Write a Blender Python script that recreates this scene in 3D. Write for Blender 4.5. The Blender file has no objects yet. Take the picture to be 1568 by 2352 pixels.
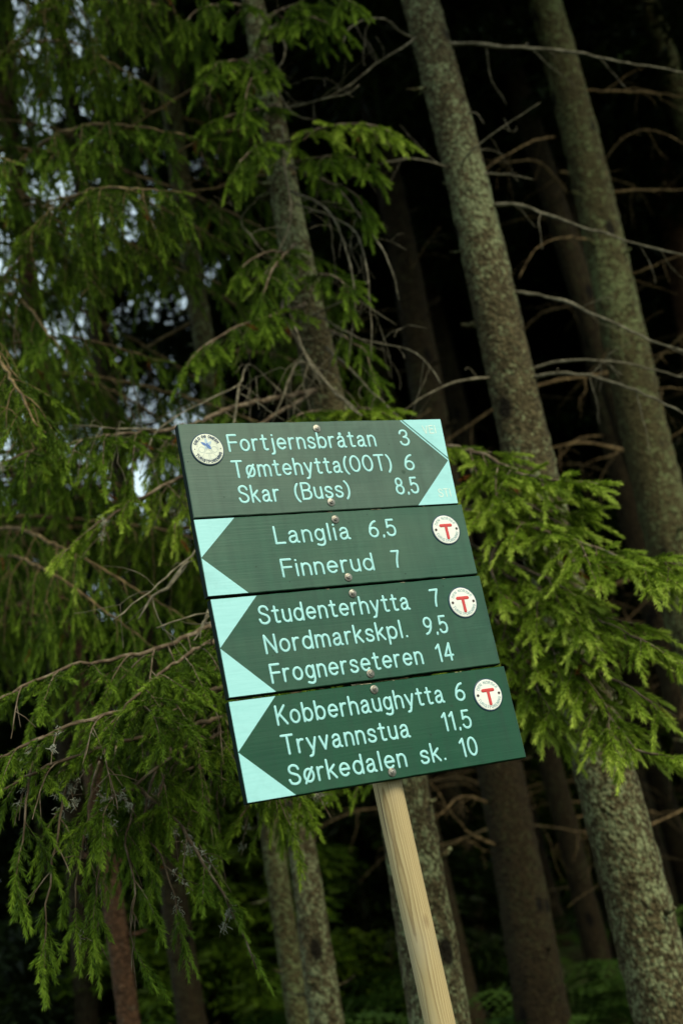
import bpy, math, random
import numpy as np
from mathutils import Vector, Matrix

# ------------------------------------------------------------------ camera, sky, sun, exposure
SC = bpy.context.scene
COL = SC.collection
FPX = 2900.0                                        # focal length in pixels of a 1568 x 2352 frame
TH, RHO = math.radians(17.80), math.radians(12.575)  # camera pitch and roll
CAM = np.array([0.0, 0.0, 1.5])
_c, _s = math.cos(TH), math.sin(TH)
FW = np.array([0, _c, _s]); R0 = np.array([1.0, 0, 0]); U0 = np.array([0, -_s, _c])
RT = math.cos(RHO) * R0 - math.sin(RHO) * U0
UP = math.sin(RHO) * R0 + math.cos(RHO) * U0
cam_data = bpy.data.cameras.new('camera')
cam = bpy.data.objects.new('camera', cam_data); COL.objects.link(cam)
M = Matrix(((RT[0], UP[0], -FW[0], CAM[0]), (RT[1], UP[1], -FW[1], CAM[1]), (RT[2], UP[2], -FW[2], CAM[2]), (0, 0, 0, 1)))
cam.matrix_world = M
cam_data.sensor_fit = 'VERTICAL'; cam_data.sensor_height = 36.0; cam_data.sensor_width = 24.0
cam_data.lens = FPX / 2352 * 36.0
cam_data.clip_start = 0.05; cam_data.clip_end = 2000
cam_data.dof.use_dof = True
cam_data.dof.focus_distance = 2.58
cam_data.dof.aperture_fstop = 2.7
cam_data.dof.aperture_blades = 7
SC.camera = cam

SUN_DIR = Vector((0.62, -0.62, 0.80)).normalized()   # towards the (veiled) sun: right, behind the camera
world = bpy.data.worlds.new('World'); SC.world = world
world.use_nodes = True
nt = world.node_tree
sky = nt.nodes.new('ShaderNodeTexSky'); sky.sky_type = 'NISHITA'; sky.sun_disc = False
sky.sun_elevation = math.asin(SUN_DIR.z)
sky.sun_rotation = math.atan2(SUN_DIR.x, SUN_DIR.y)
sky.air_density = 0.8; sky.dust_density = 6.0; sky.ozone_density = 0.4
bg = nt.nodes['Background']; bg.inputs['Strength'].default_value = 0.105
# thin bright overcast drawn over the blue sky
wtc = nt.nodes.new('ShaderNodeTexCoord'); cn = nt.nodes.new('ShaderNodeTexNoise'); cn.inputs['Scale'].default_value = 2.2; cn.inputs['Detail'].default_value = 6
nt.links.new(wtc.outputs['Generated'], cn.inputs['Vector'])
cr = nt.nodes.new('ShaderNodeValToRGB'); cr.color_ramp.elements[0].position = 0.3; cr.color_ramp.elements[0].color = (.55, .55, .55, 1); cr.color_ramp.elements[1].position = 0.6; cr.color_ramp.elements[1].color = (.95, .95, .95, 1)
nt.links.new(cn.outputs[0], cr.inputs[0])
cm = nt.nodes.new('ShaderNodeMix'); cm.data_type = 'RGBA'; nt.links.new(cr.outputs[0], cm.inputs[0]); nt.links.new(sky.outputs['Color'], cm.inputs[6]); cm.inputs[7].default_value = (5.9, 7.5, 8.0, 1)
nt.links.new(cm.outputs[2], bg.inputs['Color'])
sd = bpy.data.lights.new('sun', 'SUN'); sd.energy = 2.0; sd.angle = math.radians(25); sd.color = (1.0, 0.93, 0.68)
so = bpy.data.objects.new('sun', sd); COL.objects.link(so)
so.rotation_euler = SUN_DIR.to_track_quat('Z', 'Y').to_euler(); so.location = (3, -3, 8)
SC.view_settings.view_transform = 'Standard'; SC.view_settings.look = 'None'
SC.view_settings.exposure = 0.55; SC.view_settings.gamma = 1.0
SC.cycles.max_bounces = 6; SC.cycles.diffuse_bounces = 3; SC.cycles.glossy_bounces = 2
SC.cycles.use_denoising = True

# ------------------------------------------------------------------ helpers
def at(px, py, Y):
    """world point seen at pixel (1568 x 2352 frame) at horizontal distance Y"""
    d = FW + (px - 784) / FPX * RT + (1176 - py) / FPX * UP
    return CAM + d * (Y / d[1])

def pxm(Y):                                          # metres per pixel at distance Y
    return Y * 1.02 / FPX

def nrm(v):
    return v / max(1e-9, float(np.linalg.norm(v)))

def gz(x, y):
    r = max(0.0, y - 4.2)
    return min(r * 0.085, 2.6) + 0.05 * math.sin(1.3 * x + 0.4) * math.cos(0.9 * y) - 0.02 * max(0, -x - 2)

class MB:
    """collects pieces, then links them as ONE mesh object"""
    def __init__(s): s.v = []; s.f = []; s.m = []; s.n = 0
    def add(s, v, f, mi=0):
        v = [tuple(map(float, p)) for p in v]
        s.f += [tuple(i + s.n for i in q) for q in f]; s.m += [mi] * len(f)
        s.v += v; s.n += len(v)
    def tube(s, P, Rr, seg=6, mi=0, cap=True, jit=0.0, rnd=None):
        P = np.asarray(P, float); n = len(P)
        if n < 2: return
        T = np.gradient(P, axis=0); T /= np.maximum(1e-9, np.linalg.norm(T, axis=1))[:, None]
        a = np.array([0, 0, 1.0]) if abs(T[0][2]) < 0.9 else np.array([1.0, 0, 0])
        u = nrm(np.cross(T[0], a)); vv = []
        ang = np.arange(seg) * 2 * math.pi / seg
        for i in range(n):
            u = nrm(u - T[i] * float(u @ T[i])); w = np.cross(T[i], u)
            r = Rr[i] if hasattr(Rr, '__len__') else Rr
            rr = r * (1 + (rnd.uniform(-jit, jit, seg) if jit else 0))
            ring = P[i] + (np.cos(ang) * rr)[:, None] * u + (np.sin(ang) * rr)[:, None] * w
            vv += list(ring)
        f = []
        for i in range(n - 1):
            for k in range(seg):
                k2 = (k + 1) % seg
                f.append((i * seg + k, i * seg + k2, (i + 1) * seg + k2, (i + 1) * seg + k))
        if cap:
            f.append(tuple(range(seg - 1, -1, -1))); f.append(tuple((n - 1) * seg + k for k in range(seg)))
        s.add(vv, f, mi)
    def stroke(s, P, r, y, flat=0.3, mi=0, seg=8):
        """rounded stroke lying in the local x-z plane at depth y"""
        P = np.asarray(P, float)
        if len(P) == 1: P = np.vstack([P, P + [1e-4, 0, 0]])
        t0 = nrm(P[0] - P[1]); t1 = nrm(P[-1] - P[-2])
        Q = np.vstack([P[0] + t0 * r * .98, P[0] + t0 * r * .75, P[0] + t0 * r * .35, P, P[-1] + t1 * r * .35, P[-1] + t1 * r * .75, P[-1] + t1 * r * .98])
        rad = [r * .2, r * .66, r * .93] + [r] * len(P) + [r * .93, r * .66, r * .2]
        n0 = len(s.v); s.tube(Q, rad, seg, mi)
        for i in range(n0, len(s.v)):
            p = s.v[i]; s.v[i] = (p[0], y + p[1] * flat, p[2])
    def box(s, a, b, mi=0):
        (x0, y0, z0), (x1, y1, z1) = a, b
        s.add([(x0, y0, z0), (x1, y0, z0), (x1, y1, z0), (x0, y1, z0), (x0, y0, z1), (x1, y0, z1), (x1, y1, z1), (x0, y1, z1)],
              [(3, 2, 1, 0), (4, 5, 6, 7), (0, 1, 5, 4), (1, 2, 6, 5), (2, 3, 7, 6), (3, 0, 4, 7)], mi)
    def build(s, name, mats, parent=None, smooth=False):
        me = bpy.data.meshes.new(name)
        me.from_pydata(s.v, [], s.f)
        for m in (mats if isinstance(mats, (list, tuple)) else [mats]): me.materials.append(m)
        me.polygons.foreach_set('material_index', s.m)
        if smooth: me.polygons.foreach_set('use_smooth', [True] * len(s.f))
        me.update()
        return link(name, me, parent)

def link(name, me, parent=None):
    o = bpy.data.objects.new(name, me); COL.objects.link(o)
    if parent is not None: o.parent = parent
    return o

def fast_mesh(name, V, k, mat, tint=None):
    """mesh of n loose k-gons; V is (n*k, 3)"""
    V = np.ascontiguousarray(V, dtype=np.float32); n = len(V) // k
    me = bpy.data.meshes.new(name)
    me.vertices.add(n * k); me.vertices.foreach_set('co', V.ravel())
    me.loops.add(n * k); me.loops.foreach_set('vertex_index', np.arange(n * k, dtype=np.int32))
    me.polygons.add(n); me.polygons.foreach_set('loop_start', np.arange(0, n * k, k, dtype=np.int32))
    me.update(calc_edges=True)
    if tint is not None:
        at_ = me.attributes.new('tint', 'FLOAT', 'POINT')
        at_.data.foreach_set('value', np.repeat(np.asarray(tint, dtype=np.float32), k))
    me.materials.append(mat)
    return me

def thing(name, label, cat, loc=(0, 0, 0), group=None):
    o = bpy.data.objects.new(name, None); COL.objects.link(o)
    o.location = loc; o['label'] = label; o['category'] = cat; o.empty_display_size = 0.1
    if group: o['group'] = group
    return o

def smooth_path(P, step):
    """Catmull-Rom through the points, resampled about every step metres"""
    P = np.asarray(P, float)
    Q = np.vstack([2 * P[0] - P[1], P, 2 * P[-1] - P[-2]]); out = []
    for i in range(1, len(Q) - 2):
        p0, p1, p2, p3 = Q[i - 1], Q[i], Q[i + 1], Q[i + 2]
        n = max(2, int(np.linalg.norm(p2 - p1) / step))
        for t in np.arange(n) / n:
            out.append(0.5 * ((2 * p1) + (-p0 + p2) * t + (2 * p0 - 5 * p1 + 4 * p2 - p3) * t * t + (-p0 + 3 * p1 - 3 * p2 + p3) * t ** 3))
    out.append(P[-1])
    return np.array(out)

# ------------------------------------------------------------------ materials
def newmat(name, rough=0.7, spec=0.3):
    m = bpy.data.materials.new(name); m.use_nodes = True
    b = m.node_tree.nodes['Principled BSDF']
    b.inputs['Roughness'].default_value = rough; b.inputs['Specular IOR Level'].default_value = spec
    return m, m.node_tree, b

def N(t, typ, **kw):
    n = t.nodes.new(typ)
    for k, v in kw.items():
        if k in n.inputs: n.inputs[k].default_value = v
        else: setattr(n, k, v)
    return n

def ramp(t, src, stops):
    r = t.nodes.new('ShaderNodeValToRGB'); e = r.color_ramp.elements
    while len(e) < len(stops): e.new(0.5)
    for q, (p, c) in zip(e, stops):
        q.position = p; q.color = (*c, 1)
    t.links.new(src, r.inputs[0]); return r

def mixc(t, fac, a, b, mode='MIX'):
    m = t.nodes.new('ShaderNodeMix'); m.data_type = 'RGBA'; m.blend_type = mode
    for sock, val in ((m.inputs[0], fac), (m.inputs[6], a), (m.inputs[7], b)):
        if isinstance(val, bpy.types.NodeSocket): t.links.new(val, sock)
        elif isinstance(val, (int, float)): sock.default_value = val
        else: sock.default_value = (*val, 1)
    return m.outputs[2]

def bumpy(t, b, h, strength, dist):
    n = N(t, 'ShaderNodeBump'); n.inputs['Strength'].default_value = strength; n.inputs['Distance'].default_value = dist
    t.links.new(h, n.inputs['Height']); t.links.new(n.outputs[0], b.inputs['Normal'])

def mapped(t, scale, coord='Object'):
    tc = N(t, 'ShaderNodeTexCoord'); mp = N(t, 'ShaderNodeMapping'); mp.inputs['Scale'].default_value = scale
    t.links.new(tc.outputs[coord], mp.inputs[0]); return mp.outputs[0]

def bark_mat(name, dark, mid, light, lichen, amount):
    m, t, b = newmat(name, 0.9, 0.15)
    co = mapped(t, (1, 1, 0.8)); L = t.links.new
    n1 = N(t, 'ShaderNodeTexNoise', Scale=38.0, Detail=6.0, Roughness=0.65); L(co, n1.inputs['Vector'])
    vo = N(t, 'ShaderNodeTexVoronoi', Scale=70.0); vo.feature = 'F1'; L(co, vo.inputs['Vector'])
    base = ramp(t, n1.outputs[0], [(0.3, dark), (0.5, mid), (0.72, light)]).outputs[0]
    flake = ramp(t, vo.outputs['Distance'], [(0.0, (1, 1, 1)), (0.55, (0.62, 0.6, 0.58))]).outputs[0]
    base = mixc(t, 0.8, base, flake, 'MULTIPLY')
    n2 = N(t, 'ShaderNodeTexNoise', Scale=24.0, Detail=5.0, Roughness=0.65); L(co, n2.inputs['Vector'])
    n3 = N(t, 'ShaderNodeTexNoise', Scale=70.0, Detail=2.0); L(co, n3.inputs['Vector'])
    ad = N(t, 'ShaderNodeMath', operation='ADD'); L(n2.outputs[0], ad.inputs[0]); L(n3.outputs[0], ad.inputs[1])
    lm = ramp(t, ad.outputs[0], [(0.0, (0, 0, 0)), (min(.98, 1.09 - amount) / 1.0 if False else 0.49, (0, 0, 0)), (0.6, (.9, .9, .9))])
    n4 = N(t, 'ShaderNodeTexNoise', Scale=2.6, Detail=3.0); L(co, n4.inputs['Vector'])
    md = N(t, 'ShaderNodeMath', operation='MULTIPLY_ADD'); L(n4.outputs[0], md.inputs[0]); md.inputs[1].default_value = 0.6; md.inputs[2].default_value = -0.31
    ad0 = ad; ad = N(t, 'ShaderNodeMath', operation='ADD'); L(ad0.outputs[0], ad.inputs[0]); L(md.outputs[0], ad.inputs[1])
    hal = N(t, 'ShaderNodeMath', operation='MULTIPLY'); L(ad.outputs[0], hal.inputs[0]); hal.inputs[1].default_value = 0.5 + amount
    t.links.new(hal.outputs[0], lm.inputs[0])
    col = mixc(t, lm.outputs[0], base, lichen)
    # knots and resin scars
    v2 = N(t, 'ShaderNodeTexVoronoi', Scale=5.5); co2 = mapped(t, (1, 1, 0.55)); L(co2, v2.inputs['Vector'])
    kn = ramp(t, v2.outputs['Distance'], [(0.0, (1, 1, 1)), (0.12, (1, 1, 1)), (0.2, (0, 0, 0))]).outputs[0]
    col = mixc(t, kn, col, tuple(0.35 * x for x in dark))
    L(col, b.inputs['Base Color'])
    sm = N(t, 'ShaderNodeMath', operation='SUBTRACT'); L(n1.outputs[0], sm.inputs[0]); L(vo.outputs['Distance'], sm.inputs[1])
    bumpy(t, b, sm.outputs[0], 0.9, 0.012)
    return m

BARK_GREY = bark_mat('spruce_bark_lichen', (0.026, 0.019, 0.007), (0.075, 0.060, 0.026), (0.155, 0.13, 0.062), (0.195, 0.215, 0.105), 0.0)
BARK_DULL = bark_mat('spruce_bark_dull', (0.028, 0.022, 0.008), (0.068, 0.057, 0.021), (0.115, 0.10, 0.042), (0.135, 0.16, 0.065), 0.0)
BARK_RED = bark_mat('spruce_bark_red', (0.04, 0.02, 0.01), (0.10, 0.052, 0.026), (0.20, 0.10, 0.048), (0.13, 0.10, 0.06), -0.06)
BARK_DARK = bark_mat('spruce_bark_shaded', (0.012, 0.008, 0.003), (0.030, 0.020, 0.0075), (0.053, 0.036, 0.0145), (0.045, 0.045, 0.017), -0.03)  # bark of the back trunks, darkened to hold the forest shade

def twig_mat(name, a, b_, c):
    m, t, b = newmat(name, 0.85, 0.2)
    co = mapped(t, (1, 1, 1)); n1 = N(t, 'ShaderNodeTexNoise', Scale=30.0, Detail=4.0); t.links.new(co, n1.inputs['Vector'])
    r = ramp(t, n1.outputs[0], [(0.32, a), (0.5, b_), (0.68, c)])
    t.links.new(r.outputs[0], b.inputs['Base Color']); bumpy(t, b, n1.outputs[0], 0.5, 0.004)
    return m
TWIG_GREY = twig_mat('dead_twig_grey', (0.07, 0.058, 0.034), (0.125, 0.108, 0.068), (0.22, 0.19, 0.125))
TWIG_BROWN = twig_mat('dead_twig_brown', (0.06, 0.038, 0.016), (0.12, 0.08, 0.034), (0.22, 0.15, 0.066))
TWIG_LIVE = twig_mat('living_twig', (0.05, 0.034, 0.02), (0.10, 0.07, 0.04), (0.19, 0.15, 0.10))
LICHEN = twig_mat('beard_lichen', (0.15, 0.155, 0.115), (0.25, 0.255, 0.19), (0.36, 0.36, 0.28))

def needle_mat(name, old, mid, young, rust=(0.16, 0.06, 0.012)):
    m, t, b = newmat(name, 0.55, 0.10)
    a = N(t, 'ShaderNodeAttribute'); a.attribute_name = 'tint'
    r = ramp(t, a.outputs['Fac'], [(0.0, rust), (0.06, old), (0.5, mid), (1.0, young)])
    t.links.new(r.outputs[0], b.inputs['Base Color'])
    tr = N(t, 'ShaderNodeBsdfTranslucent'); t.links.new(r.outputs[0], tr.inputs['Color'])
    mx = N(t, 'ShaderNodeMixShader'); mx.inputs[0].default_value = 0.25
    t.links.new(b.outputs[0], mx.inputs[1]); t.links.new(tr.outputs[0], mx.inputs[2]); t.links.new(mx.outputs[0], t.nodes['Material Output'].inputs['Surface'])
    return m
NEEDLE = needle_mat('spruce_needles', (0.034, 0.065, 0.006), (0.10, 0.175, 0.011), (0.23, 0.34, 0.03))
NEEDLE_BRIGHT = needle_mat('spruce_needles_sunlit', (0.062, 0.105, 0.008), (0.21, 0.31, 0.021), (0.41, 0.51, 0.075))  # lit copy of the needles: sunlight put into the colour
NEEDLE_DARK = needle_mat('spruce_needles_dark', (0.03, 0.052, 0.004), (0.070, 0.12, 0.006), (0.16, 0.24, 0.016))

NEEDLE_DEEP = needle_mat('spruce_needles_shaded', (0.005, 0.009, 0.0015), (0.010, 0.019, 0.002), (0.022, 0.038, 0.004))  # shaded copy of the needles: forest gloom put into the colour

def leaf_mat(name, a, b_):
    m, t, b = newmat(name, 0.6, 0.2)
    at_ = N(t, 'ShaderNodeAttribute'); at_.attribute_name = 'tint'
    r = ramp(t, at_.outputs['Fac'], [(0, a), (1, b_)]); t.links.new(r.outputs[0], b.inputs['Base Color']); return m
BILBERRY = leaf_mat('bilberry_leaves', (0.006, 0.016, 0.002), (0.022, 0.047, 0.004))
FERN = leaf_mat('fern_leaves', (0.012, 0.03, 0.003), (0.04, 0.082, 0.007))

def board_mat(name, a, b_, fade, spots=()):
    m, t, b = newmat(name, 0.34, 0.28); L = t.links.new
    co = mapped(t, (3.0, 3.0, 130.0)); n1 = N(t, 'ShaderNodeTexNoise', Scale=2.0, Detail=5.0, Roughness=0.6); L(co, n1.inputs['Vector'])
    co2 = mapped(t, (1.2, 1, 3.0)); n2 = N(t, 'ShaderNodeTexNoise', Scale=3.0, Detail=4.0); L(co2, n2.inputs['Vector'])
    g = ramp(t, n1.outputs[0], [(0.3, a), (0.7, b_)]).outputs[0]
    f = ramp(t, n2.outputs[0], [(0.35, (0, 0, 0)), (0.75, (1, 1, 1))]).outputs[0]
    g2 = mixc(t, f, g, fade)
    # sparse thin scratches along the grain, smudges and grit
    co3 = mapped(t, (1.6, 1, 260.0)); n3 = N(t, 'ShaderNodeTexNoise', Scale=1.6, Detail=2.0); L(co3, n3.inputs['Vector'])
    sc = ramp(t, n3.outputs[0], [(0.0, (0, 0, 0)), (0.70, (0, 0, 0)), (0.78, (0.5, 0.5, 0.5))]).outputs[0]
    g3 = mixc(t, sc, g2, tuple(min(1, 1.8 * x + 0.02) for x in b_))
    co4 = mapped(t, (1, 1, 1)); n4 = N(t, 'ShaderNodeTexVoronoi', Scale=26.0); L(co4, n4.inputs['Vector'])
    sp = ramp(t, n4.outputs['Distance'], [(0.0, (1, 1, 1)), (0.035, (0.9, 0.9, 0.9)), (0.055, (0, 0, 0))]).outputs[0]
    g4 = mixc(t, sp, g3, tuple(0.45 * x for x in a))
    co5 = mapped(t, (55, 1, 3.5)); n5 = N(t, 'ShaderNodeTexNoise', Scale=1.0, Detail=4.0); L(co5, n5.inputs['Vector'])
    stre = ramp(t, n5.outputs[0], [(0.40, (0, 0, 0)), (0.78, (0.5, 0.5, 0.5))]).outputs[0]
    g4 = mixc(t, stre, g4, tuple(0.55 * x + 0.012 for x in a))
    co6 = mapped(t, (9, 1, 9)); n6 = N(t, 'ShaderNodeTexNoise', Scale=1.0, Detail=7.0, Roughness=0.7); L(co6, n6.inputs['Vector'])
    alg = ramp(t, n6.outputs[0], [(0.55, (0, 0, 0)), (0.75, (0.55, 0.55, 0.55))]).outputs[0]
    g4 = mixc(t, alg, g4, tuple(1.25 * x + 0.022 for x in b_))
    tcs = N(t, 'ShaderNodeTexCoord'); ns = N(t, 'ShaderNodeTexNoise', Scale=90.0, Detail=3.0); L(tcs.outputs['Object'], ns.inputs['Vector'])
    for (sx, sz, sr) in spots:                       # scuffs, drips and algae blotches with shapes of their own
        mp = N(t, 'ShaderNodeMapping'); mp.vector_type = 'POINT'
        mp.inputs['Location'].default_value = (-sx / sr, 0, -sz / (sr * .8)); mp.inputs['Scale'].default_value = (1 / sr, 0, 1 / (sr * .8)); L(tcs.outputs['Object'], mp.inputs[0])
        ln = N(t, 'ShaderNodeVectorMath', operation='LENGTH'); L(mp.outputs[0], ln.inputs[0])
        sb = N(t, 'ShaderNodeMath', operation='ADD'); L(ln.outputs['Value'], sb.inputs[0]); L(ns.outputs[0], sb.inputs[1])
        g4 = mixc(t, ramp(t, sb.outputs[0], [(0.8, (.8, .8, .8)), (1.25, (0, 0, 0))]).outputs[0], g4, (0.018, 0.05, 0.026))
    L(g4, b.inputs['Base Color'])
    rr = ramp(t, n2.outputs[0], [(0.3, (0.28, 0.28, 0.28)), (0.7, (0.42, 0.42, 0.42))]); L(rr.outputs[0], b.inputs['Roughness'])
    bumpy(t, b, n1.outputs[0], 0.25, 0.0012)
    return m
GREENS = [board_mat('green_paint_sheen_most', (0.052, 0.102, 0.071), (0.067, 0.123, 0.087), (0.075, 0.13, 0.092), [(.042, 2.466, .009), (.184, 2.388, .013), (-.24, 2.35, .005)]),  # upper greens greyer: sky reflection painted in, strongest on the top board
          board_mat('green_paint_sheen_some', (0.027, 0.087, 0.053), (0.038, 0.109, 0.067), (0.056, 0.117, 0.074), [(-.2, 2.2, .005), (.13, 2.16, .007)]),
          board_mat('green_paint_sheen_little', (0.015, 0.07, 0.040), (0.024, 0.088, 0.051), (0.036, 0.094, 0.057), [(-.176, 2.107, .009), (.02, 1.99, .006)]),
          board_mat('green_paint_plain', (0.006, 0.058, 0.027), (0.011, 0.072, 0.035), (0.014, 0.075, 0.037), [(.165, 1.872, .008), (.05, 1.80, .005)])]

def paint(name, c, d, rough=0.4):
    m, t, b = newmat(name, rough, 0.4)
    co = mapped(t, (8, 8, 90)); n1 = N(t, 'ShaderNodeTexNoise', Scale=2.0, Detail=4.0); t.links.new(co, n1.inputs['Vector'])
    r = ramp(t, n1.outputs[0], [(0.3, d), (0.65, c)])
    n2 = N(t, 'ShaderNodeTexNoise', Scale=14.0, Detail=6.0, Roughness=0.7); t.links.new(mapped(t, (1, 1, 1)), n2.inputs['Vector'])
    f = ramp(t, n2.outputs[0], [(0.5, (0, 0, 0)), (0.75, (0.5, 0.5, 0.5))]).outputs[0]
    o = mixc(t, f, r.outputs[0], tuple(x * .72 for x in d))
    v = N(t, 'ShaderNodeTexVoronoi', Scale=42.0); t.links.new(mapped(t, (1, 1, 1)), v.inputs['Vector'])
    o = mixc(t, ramp(t, v.outputs['Distance'], [(0, (.6, .6, .6)), (0.03, (.5, .5, .5)), (0.06, (0, 0, 0))]).outputs[0], o, tuple(x * .4 for x in d))
    t.links.new(o, b.inputs['Base Color'])
    bumpy(t, b, n1.outputs[0], 0.3, 0.001)
    return m
CYAN = paint('pale_blue_paint', (0.355, 0.70, 0.70), (0.325, 0.665, 0.665))
CYAN_DULL = paint('pale_blue_paint_worn', (0.37, 0.70, 0.69), (0.32, 0.64, 0.63))
TEAL = paint('teal_groove', (0.07, 0.27, 0.24), (0.06, 0.24, 0.21))
GOLD = paint('worn_gilt', (0.72, 0.80, 0.70), (0.60, 0.76, 0.68))
ENAMEL = paint('white_enamel', (0.82, 0.82, 0.75), (0.80, 0.80, 0.72), 0.2)
CREAM = paint('cream_enamel', (0.74, 0.76, 0.62), (0.70, 0.73, 0.60), 0.25)
RED = paint('red_enamel', (0.60, 0.055, 0.05), (0.58, 0.05, 0.045), 0.25)
NAVY = paint('navy_enamel', (0.012, 0.045, 0.085), (0.01, 0.035, 0.07), 0.3)
BLUEINK = paint('blue_enamel', (0.10, 0.21, 0.48), (0.08, 0.17, 0.42), 0.3)
PALEBLUE = paint('pale_blue_enamel', (0.40, 0.52, 0.60), (0.38, 0.5, 0.58), 0.3)
GREYINK = paint('grey_green_enamel', (0.44, 0.50, 0.44), (0.42, 0.48, 0.42), 0.3)
SAGE = paint('sage_lettering', (0.20, 0.34, 0.34), (0.18, 0.3, 0.3), 0.3)
RUST = paint('rusty_pin', (0.05, 0.02, 0.018), (0.03, 0.014, 0.012), 0.6)
RAWWOOD = paint('bare_wood_chip', (0.5, 0.45, 0.3), (0.38, 0.34, 0.22), 0.8)
DARKEDGE = paint('dark_green_edge', (0.006, 0.016, 0.012), (0.004, 0.011, 0.009), 0.85)
DARKEDGE.node_tree.nodes['Principled BSDF'].inputs['Specular IOR Level'].default_value = 0.08
mm_, tt_, bb_ = newmat('galvanised_screw', 0.42, 0.5)
bb_.inputs['Metallic'].default_value = 0.75
nn_ = N(tt_, 'ShaderNodeTexNoise', Scale=160.0, Detail=3.0); tt_.links.new(mapped(tt_, (1, 1, 1)), nn_.inputs['Vector'])
tt_.links.new(ramp(tt_, nn_.outputs[0], [(0.35, (0.12, 0.11, 0.09)), (0.65, (0.28, 0.27, 0.23))]).outputs[0], bb_.inputs['Base Color'])
SCREW = mm_

def post_wood():
    m, t, b = newmat('pale_pine', 0.6, 0.25); L = t.links.new
    tc = N(t, 'ShaderNodeTexCoord'); mp = N(t, 'ShaderNodeMapping')
    mp.inputs['Location'].default_value = (0.012, 0.02, 0); mp.inputs['Rotation'].default_value = (0.012, 0.016, 0.3)
    L(tc.outputs['Object'], mp.inputs[0])
    nz = N(t, 'ShaderNodeTexNoise', Scale=2.6, Detail=2.0); mp2 = N(t, 'ShaderNodeMapping'); mp2.inputs['Scale'].default_value = (4, 4, 1.1)
    L(tc.outputs['Object'], mp2.inputs[0]); L(mp2.outputs[0], nz.inputs['Vector'])
    off = N(t, 'ShaderNodeVectorMath', operation='SCALE'); L(nz.outputs['Color'], off.inputs[0]); off.inputs['Scale'].default_value = 0.02
    ad = N(t, 'ShaderNodeVectorMath', operation='ADD'); L(mp.outputs[0], ad.inputs[0]); L(off.outputs[0], ad.inputs[1])
    wv = N(t, 'ShaderNodeTexWave', Scale=72.0, Distortion=0.5, Detail=2.0); wv.wave_type = 'RINGS'; wv.rings_direction = 'Z'; wv.wave_profile = 'SAW'
    L(ad.outputs[0], wv.inputs['Vector'])
    c1 = ramp(t, wv.outputs['Fac'], [(0.0, (0.50, 0.395, 0.205)), (0.6, (0.45, 0.345, 0.165)), (0.92, (0.27, 0.185, 0.08)), (1.0, (0.46, 0.36, 0.18))]).outputs[0]
    fb = N(t, 'ShaderNodeTexNoise', Scale=5.0, Detail=5.0); L(mapped(t, (60, 60, 3)), fb.inputs['Vector'])
    c2 = mixc(t, 0.35, c1, ramp(t, fb.outputs[0], [(0.3, (0.6, 0.58, 0.52)), (0.7, (1, 1, 1))]).outputs[0], 'MULTIPLY')
    kn = N(t, 'ShaderNodeTexVoronoi', Scale=9.0); L(mapped(t, (1, 1, 0.6)), kn.inputs['Vector'])
    c3 = mixc(t, ramp(t, kn.outputs['Distance'], [(0, (1, 1, 1)), (0.07, (.8, .8, .8)), (0.13, (0, 0, 0))]).outputs[0], c2, (0.17, 0.10, 0.045))
    ck = N(t, 'ShaderNodeTexNoise', Scale=1.0, Detail=2.0); L(mapped(t, (85, 85, 2.2)), ck.inputs['Vector'])
    c3 = mixc(t, ramp(t, ck.outputs[0], [(0.27, (.9, .9, .9)), (0.31, (0, 0, 0))]).outputs[0], c3, (0.10, 0.065, 0.03))
    gw = N(t, 'ShaderNodeTexNoise', Scale=1.0, Detail=5.0); L(mapped(t, (14, 14, 4)), gw.inputs['Vector'])
    c3 = mixc(t, ramp(t, gw.outputs[0], [(0.5, (0, 0, 0)), (0.7, (.45, .45, .45))]).outputs[0], c3, (0.33, 0.29, 0.2))
    L(c3, b.inputs['Base Color']); bumpy(t, b, wv.outputs['Fac'], 0.25, 0.001)
    return m
PINE = post_wood()

# ------------------------------------------------------------------ ground (the setting)
def make_ground():
    mb = MB(); xs = np.concatenate([np.linspace(-300, -30, 8), np.linspace(-26, 26, 79), np.linspace(30, 300, 8)])
    ys = np.concatenate([np.linspace(-300, -12, 8), np.linspace(-10, 40, 76), np.linspace(48, 400, 9)])
    v = [(x, y, gz(x, y)) for y in ys for x in xs]; w = len(xs)
    f = [(j * w + i, j * w + i + 1, (j + 1) * w + i + 1, (j + 1) * w + i) for j in range(len(ys) - 1) for i in range(w - 1)]
    mb.add(v, f)
    m, t, b = newmat('forest_floor', 0.95, 0.1); L = t.links.new
    co = mapped(t, (1, 1, 1)); n1 = N(t, 'ShaderNodeTexNoise', Scale=3.0, Detail=7.0, Roughness=0.7); L(co, n1.inputs['Vector'])
    n2 = N(t, 'ShaderNodeTexNoise', Scale=0.5, Detail=3.0); L(co, n2.inputs['Vector'])
    litter = ramp(t, n1.outputs[0], [(0.3, (0.02, 0.013, 0.008)), (0.7, (0.06, 0.04, 0.022))]).outputs[0]
    moss = ramp(t, n1.outputs[0], [(0.3, (0.018, 0.04, 0.008)), (0.7, (0.05, 0.09, 0.018))]).outputs[0]
    L(mixc(t, ramp(t, n2.outputs[0], [(0.42, (0, 0, 0)), (0.58, (1, 1, 1))]).outputs[0], litter, moss), b.inputs['Base Color'])
    bumpy(t, b, n1.outputs[0], 1.0, 0.05)
    o = mb.build('ground', m, smooth=True); o['kind'] = 'structure'
make_ground()

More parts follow.
